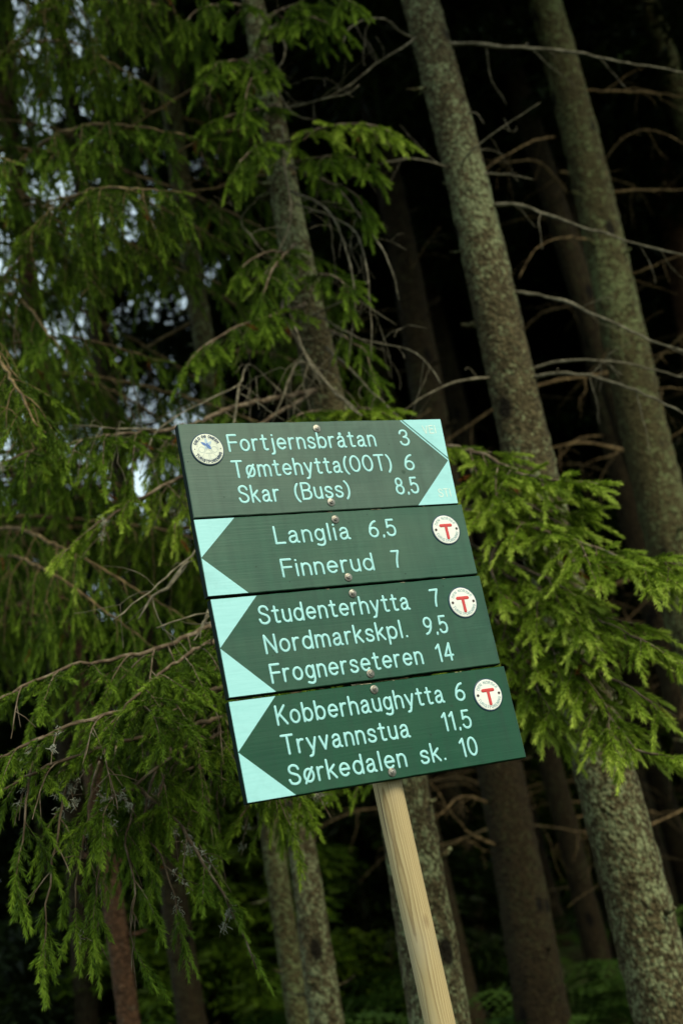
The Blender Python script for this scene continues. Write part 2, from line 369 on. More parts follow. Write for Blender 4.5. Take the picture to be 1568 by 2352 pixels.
# ------------------------------------------------------------------ signpost
def E(cx, cy, rx, ry, a0=0, a1=360, n=20):
    return [(cx + rx * math.cos(math.radians(a0 + (a1 - a0) * i / n)), cy + ry * math.sin(math.radians(a0 + (a1 - a0) * i / n))) for i in range(n + 1)]
def S(*p):
    q = smooth_path(np.array([(x, 0, y) for x, y in p]), 0.045); return [(a[0], a[2]) for a in q]
X = 0.68
O_ = E(.27, .34, .26, .34)
def arch(x0, w): return [(x0, .36)] + E(x0 + w / 2, .42, w / 2, .26, 180, 0, 12) + [(x0 + w, 0)]
A_ = [S((.05, .55), (.13, .645), (.25, .68), (.37, .635), (.42, .5)) + [(.42, .1)] + S((.42, .1), (.45, .02), (.52, 0)),
      S((.42, .41), (.26, .38), (.08, .32), (.02, .18), (.07, .04), (.19, 0), (.32, .05), (.42, .19))]
SS = S((.42, .54), (.35, .645), (.21, .68), (.07, .63), (.03, .51), (.1, .41), (.23, .35), (.37, .28), (.43, .17), (.36, .04), (.21, 0), (.06, .04), (0, .15))
SC_ = S((.56, .78), (.49, .93), (.3, 1.0), (.11, .93), (.05, .77), (.12, .62), (.3, .53), (.49, .43), (.58, .25), (.5, .07), (.3, 0), (.09, .06), (0, .24))
D6 = [S((.44, .97), (.27, .9), (.1, .68), (.02, .42), (.0, .3)) , E(.25, .28, .25, .28)]
GL = {
 'F': (.5, [[(0, 0), (0, 1), (.52, 1)], [(0, .53), (.5, .53)]]), 'o': (.54, [O_]),
 'r': (.3, [[(0, 0), (0, X)], S((0, .42), (.06, .58), (.17, .67), (.3, .665))]),
 't': (.36, [[(.15, .92), (.15, .14)] + S((.15, .14), (.18, .03), (.27, 0), (.36, .02)), [(0, X), (.34, X)]]),
 'j': (.16, [[(.14, X), (.14, -.14)] + S((.14, -.14), (.1, -.26), (-.02, -.29)), [(.14, .92)]]),
 'e': (.54, [[(.02, .36), (.53, .36)] + E(.27, .35, .26, .33, 0, 315, 20)]),
 'n': (.44, [[(0, 0), (0, X)], arch(0, .44)]), 's': (.43, [SS]),
 'b': (.52, [[(0, 1), (0, 0)], E(.26, .34, .26, .34)]), 'å': (.52, A_ + [E(.24, .86, .045, .045, 0, 360, 8)]),
 'a': (.52, A_), 'T': (.62, [[(0, 1), (.62, 1)], [(.31, 1), (.31, 0)]]),
 'ø': (.54, [O_, [(.03, -.05), (.51, .73)]]), 'm': (.78, [[(0, 0), (0, X)], arch(0, .39), arch(.39, .39)]),
 'h': (.46, [[(0, 0), (0, 1)], arch(0, .46)]), 'y': (.48, [[(0, X), (.25, .03)], [(.48, X), (.24, -.08)] + S((.24, -.08), (.17, -.25), (.04, -.29))]),
 '(': (.2, [E(.46, .42, .45, .66, 122, 238, 10)]), ')': (.2, [E(-.24, .42, .45, .66, 58, -58, 10)]),
 'O': (.66, [E(.33, .5, .33, .5)]), 'S': (.58, [SC_]),
 'k': (.44, [[(0, 0), (0, 1)], [(.4, X), (0, .3)], [(.14, .42), (.44, 0)]]),
 'B': (.56, [[(0, 0), (0, 1), (.3, 1)] + E(.3, .77, .24, .23, 90, -90, 10) + [(0, .54)], [(.3, .54)] + E(.3, .27, .27, .27, 90, -90, 10) + [(0, 0)]]),
 'u': (.44, [[(0, X), (0, .26)] + E(.22, .26, .22, .26, 180, 360, 12) + [(.44, X)], [(.44, .3), (.44, 0)]]),
 '3': (.5, [S((.03, .8), (.1, .94), (.25, 1.0), (.42, .93), (.47, .76), (.4, .6), (.24, .54)), S((.24, .54), (.42, .48), (.52, .29), (.44, .08), (.25, 0), (.07, .07), (0, .22))]),
 '6': (.5, D6), '9': (.5, [[(.5 - x, 1 - y) for x, y in s] for s in D6]),
 '8': (.5, [E(.25, .76, .21, .24), E(.25, .26, .26, .27)]), ',': (.06, [[(.06, .03), (.05, -.05)]]), '.': (.06, [[(.03, .02)]]),
 '5': (.5, [[(.44, 1), (.07, 1), (.04, .54)] + S((.04, .54), (.14, .61), (.27, .63), (.44, .54), (.5, .32), (.43, .09), (.25, 0), (.08, .05), (0, .19))]),
 'L': (.48, [[(0, 1), (0, 0), (.48, 0)]]), 'g': (.48, [E(.23, .35, .23, .33), [(.47, X), (.47, -.08)] + S((.47, -.08), (.4, -.25), (.23, -.3), (.05, -.24))]),
 'l': (.06, [[(.03, 0), (.03, 1)]]), 'i': (.06, [[(.03, 0), (.03, X)], [(.03, .92)]]),
 'd': (.52, [[(.52, 1), (.52, 0)], E(.26, .34, .26, .34)]), '7': (.46, [[(0, 1), (.46, 1)] + S((.46, 1), (.33, .66), (.24, .3), (.21, 0))]),
 'N': (.58, [[(0, 0), (0, 1), (.58, 0), (.58, 1)]]), 'p': (.52, [[(0, X), (0, -.3)], E(.26, .34, .26, .34)]),
 '1': (.22, [[(0, .8), (.2, 1), (.2, 0)]]), '4': (.52, [[(.36, 0), (.36, 1), (0, .28), (.5, .28)]]),
 'K': (.56, [[(0, 0), (0, 1)], [(.52, 1), (0, .36)], [(.17, .57), (.56, 0)]]), 'v': (.46, [[(0, X), (.23, 0), (.46, X)]]),
 '0': (.5, [E(.25, .5, .25, .5)]), 'E': (.5, [[(.5, 1), (0, 1), (0, 0), (.5, 0)], [(0, .53), (.46, .53)]]),
 'M': (.7, [[(0, 0), (0, 1), (.35, .15), (.7, 1), (.7, 0)]]), 'I': (.06, [[(.03, 0), (.03, 1)]]), 'V': (.6, [[(0, 1), (.3, 0), (.6, 1)]]),
 'G': (.64, [S((.6, .8), (.5, .94), (.32, 1), (.1, .86), (0, .5), (.1, .14), (.32, 0), (.52, .07), (.62, .25)) + [(.62, .46), (.36, .46)]]),
 'R': (.56, [[(0, 0), (0, 1), (.3, 1)] + E(.3, .76, .24, .24, 90, -90, 10) + [(0, .52)], [(.28, .52), (.56, 0)]]),
 'D': (.6, [[(0, 0), (0, 1), (.22, 1)] + E(.22, .5, .38, .5, 90, -90, 14) + [(0, 0)]]),
 'U': (.56, [[(0, 1), (0, .28)] + E(.28, .28, .28, .28, 180, 360, 12) + [(.56, 1)]]),
}
def corners(strokes):
    out = []
    for st in strokes:
        cur = [st[0]]
        for i in range(1, len(st)):
            cur.append(st[i])
            if i < len(st) - 1:
                a = (st[i][0] - st[i - 1][0], st[i][1] - st[i - 1][1]); b = (st[i + 1][0] - st[i][0], st[i + 1][1] - st[i][1])
                if a[0] * b[0] + a[1] * b[1] < 0.72 * math.hypot(*a) * math.hypot(*b) + 1e-9: out.append(cur); cur = [st[i]]
        out.append(cur)
    return out
def write(mb, txt, x0, x1, z0, z1, h, r, y, mi=0):
    """stroke lettering from (x0,z0) to (x1,z1), cap height h"""
    gap = 0.27; w = [GL[c][0] if c != ' ' else 0.3 for c in txt]
    tot = sum(w) + gap * (len(txt) - 1)
    k = (x1 - x0) / (tot * h) if tot else 1.0
    x = 0.0; q = 0
    for c, wc in zip(txt, w):
        if c != ' ':
            for st in corners(GL[c][1]):
                q += 1
                P = [(x0 + (x + px) * h * k, 0, z0 + (z1 - z0) * (x + px) / tot + pz * h) for px, pz in st]
                mb.stroke(P, r, y - 0.00004 * (q % 5), 0.16, mi)
        x += wc + gap
def write_arc(mb, txt, cx, cz, rad, a0, a1, h, r, y, mi, bottom=False):
    """lettering round a circle, from angle a0 to a1 (degrees), reading left to right"""
    w = [GL[c][0] if c != ' ' else 0.35 for c in txt]; gap = 0.34
    tot = sum(w) + gap * (len(txt) - 1); x = 0.0
    for c, wc in zip(txt, w):
        if c != ' ':
            am = math.radians(a0 + (a1 - a0) * (x + wc / 2) / tot)
            k = abs(math.radians(a1 - a0)) * rad / tot
            rd = np.array([math.cos(am), math.sin(am)]); tg = np.array([math.sin(am), -math.cos(am)])
            up = rd
            if bottom: up = -rd; tg = -tg
            o = np.array([cx, cz]) + rd * rad - up * h / 2
            for st in corners(GL[c][1]):
                P = [(*(o + tg * (px - wc / 2) * k + up * pz * h),) for px, pz in st]
                mb.stroke([(p[0], 0, p[1]) for p in P], r, y, 0.2, mi, 6)
        x += wc + gap
def disc(mb, cx, cz, r, y0, y1, mi, n=40, dome=0.0):
    v = []; f = []; rings = [(r, y0), (r, y1 + 0.0006), (r * .97, y1), (r * .7, y1 - dome * .5), (r * .35, y1 - dome * .9)]
    for rr, y in rings: v += [(cx + rr * math.cos(2 * math.pi * k / n), y, cz + rr * math.sin(2 * math.pi * k / n)) for k in range(n)]
    for i in range(len(rings) - 1): f += [(i * n + k, (i + 1) * n + k, (i + 1) * n + (k + 1) % n, i * n + (k + 1) % n) for k in range(n)]
    f.append(tuple((len(rings) - 1) * n + k for k in range(n - 1, -1, -1)))
    mb.add(v, f, mi)

K = 0.78125                                          # sign plane solved at 3.2 m, really stands at 2.5 m
SO = CAM + (np.array([-0.01544285, 3.2, 2.30165607]) - CAM) * K
YAW = math.radians(28.422)
sign = thing('trail_signpost', 'four green wooden trail signs with pale blue lettering, stacked on a round wooden post', 'signpost', (SO[0], SO[1], 0))
sign.rotation_euler = (0, 0, YAW)
SZ = SO[2]
def mmv(*a): return [x * K / 1000 for x in a]

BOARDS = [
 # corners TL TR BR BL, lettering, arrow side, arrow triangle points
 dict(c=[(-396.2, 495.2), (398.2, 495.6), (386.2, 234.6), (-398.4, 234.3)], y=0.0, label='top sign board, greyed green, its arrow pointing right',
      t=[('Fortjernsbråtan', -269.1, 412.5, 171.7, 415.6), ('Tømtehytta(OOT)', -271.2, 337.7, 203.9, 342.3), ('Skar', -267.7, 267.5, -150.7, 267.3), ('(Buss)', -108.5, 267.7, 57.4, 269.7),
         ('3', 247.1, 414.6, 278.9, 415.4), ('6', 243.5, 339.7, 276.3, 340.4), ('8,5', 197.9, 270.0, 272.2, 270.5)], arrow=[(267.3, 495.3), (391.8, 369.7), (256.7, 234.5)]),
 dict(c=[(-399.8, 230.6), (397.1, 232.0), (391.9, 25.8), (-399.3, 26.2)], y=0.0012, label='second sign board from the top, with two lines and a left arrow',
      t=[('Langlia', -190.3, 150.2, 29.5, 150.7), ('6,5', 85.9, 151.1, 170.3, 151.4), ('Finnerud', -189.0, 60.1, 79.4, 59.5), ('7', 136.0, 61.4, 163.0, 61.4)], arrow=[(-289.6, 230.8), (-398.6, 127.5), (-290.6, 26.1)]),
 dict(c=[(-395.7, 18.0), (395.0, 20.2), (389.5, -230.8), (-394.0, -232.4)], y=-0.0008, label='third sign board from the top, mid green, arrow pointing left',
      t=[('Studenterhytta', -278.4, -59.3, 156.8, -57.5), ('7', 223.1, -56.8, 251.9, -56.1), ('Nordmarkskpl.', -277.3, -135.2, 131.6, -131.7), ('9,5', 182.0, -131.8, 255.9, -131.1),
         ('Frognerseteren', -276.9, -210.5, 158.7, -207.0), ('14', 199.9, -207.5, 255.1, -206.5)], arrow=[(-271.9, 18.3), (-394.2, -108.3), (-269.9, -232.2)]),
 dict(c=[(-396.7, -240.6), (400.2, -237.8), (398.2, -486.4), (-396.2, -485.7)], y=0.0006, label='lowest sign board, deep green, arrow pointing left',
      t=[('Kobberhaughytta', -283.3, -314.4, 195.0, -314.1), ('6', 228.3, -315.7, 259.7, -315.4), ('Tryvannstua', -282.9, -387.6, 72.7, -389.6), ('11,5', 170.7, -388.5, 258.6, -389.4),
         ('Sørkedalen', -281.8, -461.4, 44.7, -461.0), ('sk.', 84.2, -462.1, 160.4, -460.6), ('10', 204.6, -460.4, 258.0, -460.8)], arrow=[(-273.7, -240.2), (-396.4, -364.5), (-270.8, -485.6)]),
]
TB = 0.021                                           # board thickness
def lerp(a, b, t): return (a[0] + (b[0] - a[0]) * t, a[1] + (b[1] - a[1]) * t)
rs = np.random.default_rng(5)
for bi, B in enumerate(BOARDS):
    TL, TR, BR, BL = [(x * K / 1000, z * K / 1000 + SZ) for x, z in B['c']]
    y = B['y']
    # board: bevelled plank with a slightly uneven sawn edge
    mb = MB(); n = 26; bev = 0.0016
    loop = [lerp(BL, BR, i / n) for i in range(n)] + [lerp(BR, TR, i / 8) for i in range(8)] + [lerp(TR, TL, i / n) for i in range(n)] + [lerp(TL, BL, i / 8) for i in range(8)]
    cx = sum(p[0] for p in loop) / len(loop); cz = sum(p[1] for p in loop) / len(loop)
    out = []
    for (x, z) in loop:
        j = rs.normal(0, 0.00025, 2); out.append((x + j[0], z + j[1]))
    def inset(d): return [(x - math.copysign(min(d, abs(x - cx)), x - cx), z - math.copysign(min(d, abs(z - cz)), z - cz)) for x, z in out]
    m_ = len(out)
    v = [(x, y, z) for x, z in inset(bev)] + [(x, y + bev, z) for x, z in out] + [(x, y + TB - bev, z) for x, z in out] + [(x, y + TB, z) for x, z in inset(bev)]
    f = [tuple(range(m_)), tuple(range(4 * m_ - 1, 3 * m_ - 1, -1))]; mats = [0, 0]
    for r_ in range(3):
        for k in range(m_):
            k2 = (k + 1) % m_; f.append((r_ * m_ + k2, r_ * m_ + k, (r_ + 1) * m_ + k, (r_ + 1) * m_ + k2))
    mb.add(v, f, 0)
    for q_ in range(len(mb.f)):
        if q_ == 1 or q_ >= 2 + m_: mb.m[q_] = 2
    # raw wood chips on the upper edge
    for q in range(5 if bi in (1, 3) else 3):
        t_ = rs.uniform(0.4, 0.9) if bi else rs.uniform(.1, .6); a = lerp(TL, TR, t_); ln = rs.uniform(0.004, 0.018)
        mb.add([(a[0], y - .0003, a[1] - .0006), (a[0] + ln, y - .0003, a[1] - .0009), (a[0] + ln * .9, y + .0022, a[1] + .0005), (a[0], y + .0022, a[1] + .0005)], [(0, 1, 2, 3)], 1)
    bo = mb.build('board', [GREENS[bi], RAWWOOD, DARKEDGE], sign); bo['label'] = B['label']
    # pale arrow fields (two triangles of paint, a hair proud of the board)
    mb = MB(); A, Bm, C = [(x * K / 1000, z * K / 1000 + SZ) for x, z in B['arrow']]; yf = y - 0.00035
    e = 0.0009
    if bi == 0:
        tri = [[(A[0] + .004, A[1] - e), (TR[0] - e, TR[1] - e), (Bm[0] - e * 1, Bm[1] + .004)], [(Bm[0] - e, Bm[1] - .001), (BR[0] - e, BR[1] + e), (C[0], C[1] + e)]]
    else:
        tri = [[(TL[0] + e, TL[1] - e), (A[0], A[1] - e), (Bm[0] + e, Bm[1] + .0006)], [(Bm[0] + e, Bm[1] - .0006), (C[0], C[1] + e), (BL[0] + e, BL[1] + e)]]
    for T3 in tri:
        v = [(p[0], yf, p[1]) for p in T3] + [(p[0], y + 0.0006, p[1]) for p in T3]
        ar = (T3[1][0] - T3[0][0]) * (T3[2][1] - T3[0][1]) - (T3[1][1] - T3[0][1]) * (T3[2][0] - T3[0][0])
        f = [(0, 1, 2), (0, 3, 4, 1), (1, 4, 5, 2), (2, 5, 3, 0)]
        if ar < 0: f = [tuple(reversed(q)) for q in f]
        mb.add(v, f, 0)
    if bi == 0:                                      # pale line along the upper arrow edge, teal groove beside it
        d = (Bm[0] - A[0], Bm[1] - A[1]); nn = nrm(np.array([-d[1], d[0]]))
        if nn[0] < 0: nn = -nn
        def strip(o0, o1, mi, yy):
            a0 = (A[0] + nn[0] * o0, A[1] - e + nn[1] * 0); 
            pts = []
            for o_ in (o0, o1):
                p = (A[0] + nn[0] * o_, A[1] + nn[1] * o_); q = (Bm[0] + nn[0] * o_, Bm[1] + nn[1] * o_)
                t0 = (A[1] - e - p[1]) / (q[1] - p[1]); pts.append(lerp(p, q, max(0, t0)))
                ex = lerp(TR, BR, 0.5)[0] - e * .6
                t1 = min(1, (ex - p[0]) / (q[0] - p[0])); pts.append(lerp(p, q, t1))
            mb.add([(x, yy, z) for x, z in (pts[0], pts[1], pts[3], pts[2])], [(0, 1, 2, 3)], mi)
        strip(-0.0042, -0.0008, 0, yf - .0001); strip(0.0006, 0.0022, 1, yf - .0003)
        write(mb, 'VEI', *mmv(331.5, 372), *[z * K / 1000 + SZ for z in (451, 452)], .023 * K, .0011, yf - .0002, 2)
        write(mb, 'STI', *mmv(331, 369), *[z * K / 1000 + SZ for z in (257, 257)], .023 * K, .0011, yf - .0002, 2)
    mb.build('arrow_field', [CYAN, TEAL, GOLD], bo)
    for txt, x0, z0, x1, z1 in B['t']:
        mb = MB(); r = 0.0026
        write(mb, txt, x0 * K / 1000 + r, x1 * K / 1000 - r, z0 * K / 1000 + SZ + r * .7, z1 * K / 1000 + SZ + r * .7, 0.0500 * K - 1.6 * r, r, y - 0.0001)
        mb.build('lettering', CYAN_DULL, bo, smooth=True)

SCREWS = [(0, -1.4, 473.2), (0, -7.0, 257.5), (1, -5.3, 208.8), (1, -4.5, 46.0), (2, -3.8, .3), (2, -3.4, -215.3), (3, -2.1, -256.6), (3, -3.4, -468.5)]
boards = [o for o in sign.children]
for bi, sx, sz in SCREWS:
    mb = MB(); x, z = sx * K / 1000, sz * K / 1000 + SZ; y = BOARDS[bi]['y']
    disc(mb, x, z, 0.0088, y + .001, y - 0.0016, 0, 24, 0.0012)
    disc(mb, x, z, 0.0042, y - .0018, y - 0.0045, 0, 6, 0.0004)
    disc(mb, x, z, 0.0012, y - .0045, y - 0.0056, 1, 8, 0.0)
    mb.build('screw', [SCREW, RUST], boards[bi], smooth=False)

def t_badge(bi, x, z):
    mb = MB(); x *= K / 1000; z = z * K / 1000 + SZ; y = BOARDS[bi]['y']; R = 0.0345
    disc(mb, x, z, R, y + .0005, y - .0016, 0, 48, 0.0)
    disc(mb, x, z, R * .935, y - .0008, y - .0026, 1, 48, 0.0008)
    yy = y - 0.0036; r = R * .105
    mb.stroke([(x - R * .36, 0, z + R * .265), (x + R * .36, 0, z + R * .265)], r, yy, .16, 2)
    mb.stroke([(x, 0, z + R * .26), (x, 0, z - R * .56)], r, yy + .0001, .16, 2)
    write_arc(mb, 'DEN NORSKE', x, z, R * .74, 153, 27, R * .17, R * .018, y - .0029, 3)
    write_arc(mb, 'TURISTFORENING', x, z, R * .74, 196, 344, R * .17, R * .018, y - .0029, 3, True)
    for sgn in (-1, 1): disc(mb, x + sgn * R * .745, z + R * .02, R * .085, y - .0028, y - .0036, 4, 12, .0002)
    mb.build('badge', [NAVY, ENAMEL, RED, SAGE, RUST], boards[bi])
t_badge(1, 325.4, 159.5); t_badge(2, 319.7, -51.9); t_badge(3, 327.8, -309.3)

def emblem(bi, x, z):
    mb = MB(); x *= K / 1000; z = z * K / 1000 + SZ; y = BOARDS[bi]['y']; R = 0.0355
    disc(mb, x, z, R, y + .0005, y - .0022, 0, 48, 0.0)
    disc(mb, x, z, R * .94, y - .0012, y - .0032, 1, 48, 0.0)
    yy = y - 0.0033
    def ring(cx, cz, r, w, mi): mb.stroke([(x + cx * R + r * R * math.cos(a), 0, z + cz * R + r * R * math.sin(a)) for a in np.linspace(0, 2 * math.pi, 25)], w * R, yy, .12, mi, 6)
    ring(0, 0, .64, .012, 3)
    ring(-.37, -.04, .18, .022, 3); ring(.40, -.04, .18, .022, 3)
    for p in (((-.04, .0), (-.42, -.48)), ((.0, .0), (.46, -.46)), ((-.42, -.48), (-.3, -.58)), ((-.16, -.25), (.2, -.25)), ((-.16, -.29), (.2, -.29)), ((-.02, -.29), (.0, -.6)), ((.06, -.29), (.09, -.6))):
        mb.stroke([(x + a * R, 0, z + b * R) for a, b in p], .014 * R, yy, .15, 3, 6)
    def petal(ax, az, ang, ln, wd, mi):
        c, s = math.cos(ang), math.sin(ang); pts = []
        for i in range(17):
            t = i / 16; w = wd * math.sin(math.pi * min(1, t) ** 0.8) ** .8
            pts.append((t * ln, w))
        loop = pts + [(a, -b) for a, b in reversed(pts[1:-1])]
        mb.add([(x + (ax + a * c - b * s) * R, yy - .0002 * (1 + mi % 2), z + (az + a * s + b * c) * R) for a, b in loop], [tuple(range(len(loop) - 1, -1, -1))], mi)
    petal(0, .2, math.radians(95), .52, .085, 4)
    petal(-.02, .2, math.radians(146), .42, .085, 2); petal(.04, .2, math.radians(48), .38, .09, 4)
    petal(0, .22, math.radians(-118), .28, .11, 4); petal(.02, .22, math.radians(-55), .3, .11, 2)
    mb.stroke([(x, 0, z + .14 * R), (x + .01 * R, 0, z + .32 * R)], .05 * R, yy - .0006, .2, 2)
    mb.stroke([(x - .06 * R, 0, z + .24 * R), (x + .08 * R, 0, z + .22 * R)], .04 * R, yy - .0006, .2, 2)
    write_arc(mb, 'OSLO OG OMEGN', x, z, R * .78, 158, 28, R * .15, R * .027, yy - .0001, 5)
    write_arc(mb, 'TURISTFORENING', x, z, R * .78, 204, 342, R * .15, R * .027, yy - .0001, 5, True)
    for sgn in (-1, 1): disc(mb, x + sgn * R * .78, z, R * .03, yy, yy - .0004, 5, 8, .0)
    mb.build('badge', [NAVY, CREAM, BLUEINK, GREYINK, PALEBLUE, NAVY], boards[bi])['label'] = 'cream badge with blue flower'
emblem(0, -327.6, 421.0)

mb = MB(); px_ = 0.0085; rpost = 0.0285
zt = SZ + 0.46 * K
zs = np.linspace(-0.3, zt, 60)
mb.tube([(px_ + .0009 * math.sin(3 * q), TB + .001 + rpost + .0009 * math.cos(2.1 * q), q) for q in zs], [rpost * (1.02 - .02 * q / zt) for q in zs], 40)
mb.build('post', PINE, sign, smooth=True)

# ------------------------------------------------------------------ trees: trunks
rng = np.random.default_rng(11)
def trunk_mesh(base, top, r0, r1, H, seg, dz, seed, knots=True, zfine=7.5):
    """tapered, gently crooked trunk with bark relief; base/top are points it passes through (local frame, z up)"""
    g = np.random.default_rng(seed); mb = MB()
    zs = np.concatenate([np.arange(-0.35, zfine, dz), np.linspace(zfine, H, 10)])
    ph = g.uniform(0, 6, 4); P = []; Rr = []
    for z in zs:
        t = (z - base[2]) / (top[2] - base[2])
        x = base[0] + (top[0] - base[0]) * t; y = base[1] + (top[1] - base[1]) * t
        x += 0.014 * math.sin(1.7 * z + ph[0]); y += 0.014 * math.sin(1.4 * z + ph[1])
        r = r0 + (r1 - r0) * t
        if z > zfine: r = r * max(0.08, 1 - (z - zfine) / (H - zfine))
        r *= 1 + 0.35 * math.exp(-max(0, z) / 0.18)
        P.append((x, y, z)); Rr.append(max(0.012, r))
    P = np.array(P); Rr = np.array(Rr)
    ang = np.arange(seg) * 2 * math.pi / seg; v = []
    fr = g.uniform(0.5, 1.6, (7, 3)); fp = g.uniform(0, 6, 7)
    for i, z in enumerate(zs):
        d = np.zeros(seg)
        for k in range(7): d += np.sin((k + 2) * ang * 1.0 + fp[k] + z * 9 * fr[k, 0] * (1 if k % 2 else -1)) / 7
        rr = Rr[i] * (1 + 0.04 * d + g.normal(0, 0.022, seg))
        v += [(P[i][0] + rr[k] * math.cos(ang[k]), P[i][1] + rr[k] * math.sin(ang[k]), z) for k in range(seg)]
    f = [(i * seg + k, i * seg + (k + 1) % seg, (i + 1) * seg + (k + 1) % seg, (i + 1) * seg + k) for i in range(len(zs) - 1) for k in range(seg)]
    mb.add(v, f)
    if knots:                                        # snapped branch stubs in loose whorls
        z = 0.8
        while z < zfine:
            for q in range(g.integers(1, 4)):
                a = g.uniform(0, 6.28); zz = z + g.uniform(-.05, .05)
                i = int(np.argmin(abs(zs - zz))); d = np.array([math.cos(a), math.sin(a), g.uniform(-.3, .35)])
                p = P[i] + d * Rr[i] * .85; ln = g.uniform(.03, .12); r = g.uniform(.005, .013)
                mb.tube([p, p + d * ln * .6 + [0, 0, .0], p + d * ln + [0, 0, .01]], [r * 1.5, r, r * .6], 5)
            z += g.uniform(.28, .5)
    return mb, P, Rr, zs

def dead_branch_mesh(P, r0, seed, twigs=6, tl=0.3, step=0.04):
    g = np.random.default_rng(seed); mb = MB()
    Q = smooth_path(P, step); n = len(Q)
    kk = np.cumsum(g.normal(0, r0 * .28, Q.shape), axis=0); kk -= np.linspace(0, 1, n)[:, None] * kk[-1]; Q = Q + g.normal(0, r0 * 0.18, Q.shape) + kk
    rad = r0 * (1 - 0.72 * np.linspace(0, 1, n)) * (1 + g.normal(0, .14, n))
    mb.tube(Q, rad, 6)
    for q in range(twigs):
        i = int(g.uniform(0.15, 0.98) * (n - 2)); t = nrm(Q[i + 1] - Q[i]); sd_ = nrm(np.cross(t, g.normal(0, 1, 3)))
        d = nrm(t * g.uniform(.2, .9) + sd_ * .8); L = tl * g.uniform(.25, 1); p = Q[i]; W = [p]
        for k in range(7):
            d = nrm(d + g.normal(0, .16, 3) + np.array([0, 0, -.08])); p = p + d * L / 7; W.append(p)
        mb.tube(W, np.linspace(max(.0011, rad[i] * .4), .0008, len(W)), 4, cap=False)
        if g.random() < .5:
            d = nrm(d + g.normal(0, .8, 3)); mb.tube([W[3], W[3] + d * L * .25, W[3] + d * L * .45 + [0, 0, -.02]], [.0012, .0009, .0006], 4, cap=False)
    return mb

# ------------------------------------------------------------------ spruce foliage
def needles(P0, D, LEN, TINT, g, per_m, nl, nw):
    """needles for many shoots at once -> (V, tint); P0, D (n,3), LEN (n,)"""
    cnt = np.maximum(6, (LEN * per_m).astype(int)); idx = np.repeat(np.arange(len(LEN)), cnt)
    m = len(idx); t = g.random(m); d = D[idx]; L = LEN[idx]
    p = P0[idx] + d * (t * L)[:, None]; p[:, 2] -= 0.10 * L * t * t
    a = np.cross(d, np.array([0.13, 0.21, 1.0])); a /= np.linalg.norm(a, axis=1)[:, None]; b = np.cross(d, a)
    ph = g.uniform(0, 2 * math.pi, m); rad = np.cos(ph)[:, None] * a * 1.12 + np.sin(ph)[:, None] * b * 0.8
    spread = (0.80 - 0.42 * t + g.normal(0, .12, m))[:, None]
    nd = d * 0.85 + rad * spread; nd /= np.linalg.norm(nd, axis=1)[:, None]
    ln = nl * g.uniform(.75, 1.15, m) * np.where(t > .9, .8, 1)
    sd_ = np.cross(nd, g.normal(0, 1, (m, 3))); sd_ /= np.maximum(1e-6, np.linalg.norm(sd_, axis=1))[:, None]
    w = nw * 0.5
    tip = p + nd * ln[:, None]; tip[:, 2] -= ln * .06
    V = np.empty((m, 3, 3)); V[:, 0] = p - sd_ * w; V[:, 1] = p + sd_ * w; V[:, 2] = tip
    ti = np.clip(TINT[idx] + 0.22 * (t - .55) + g.normal(0, .05, m), 0.07, 1)
    ti[TINT[idx] < 0.02] = 0.0
    return V.reshape(-1, 3), ti

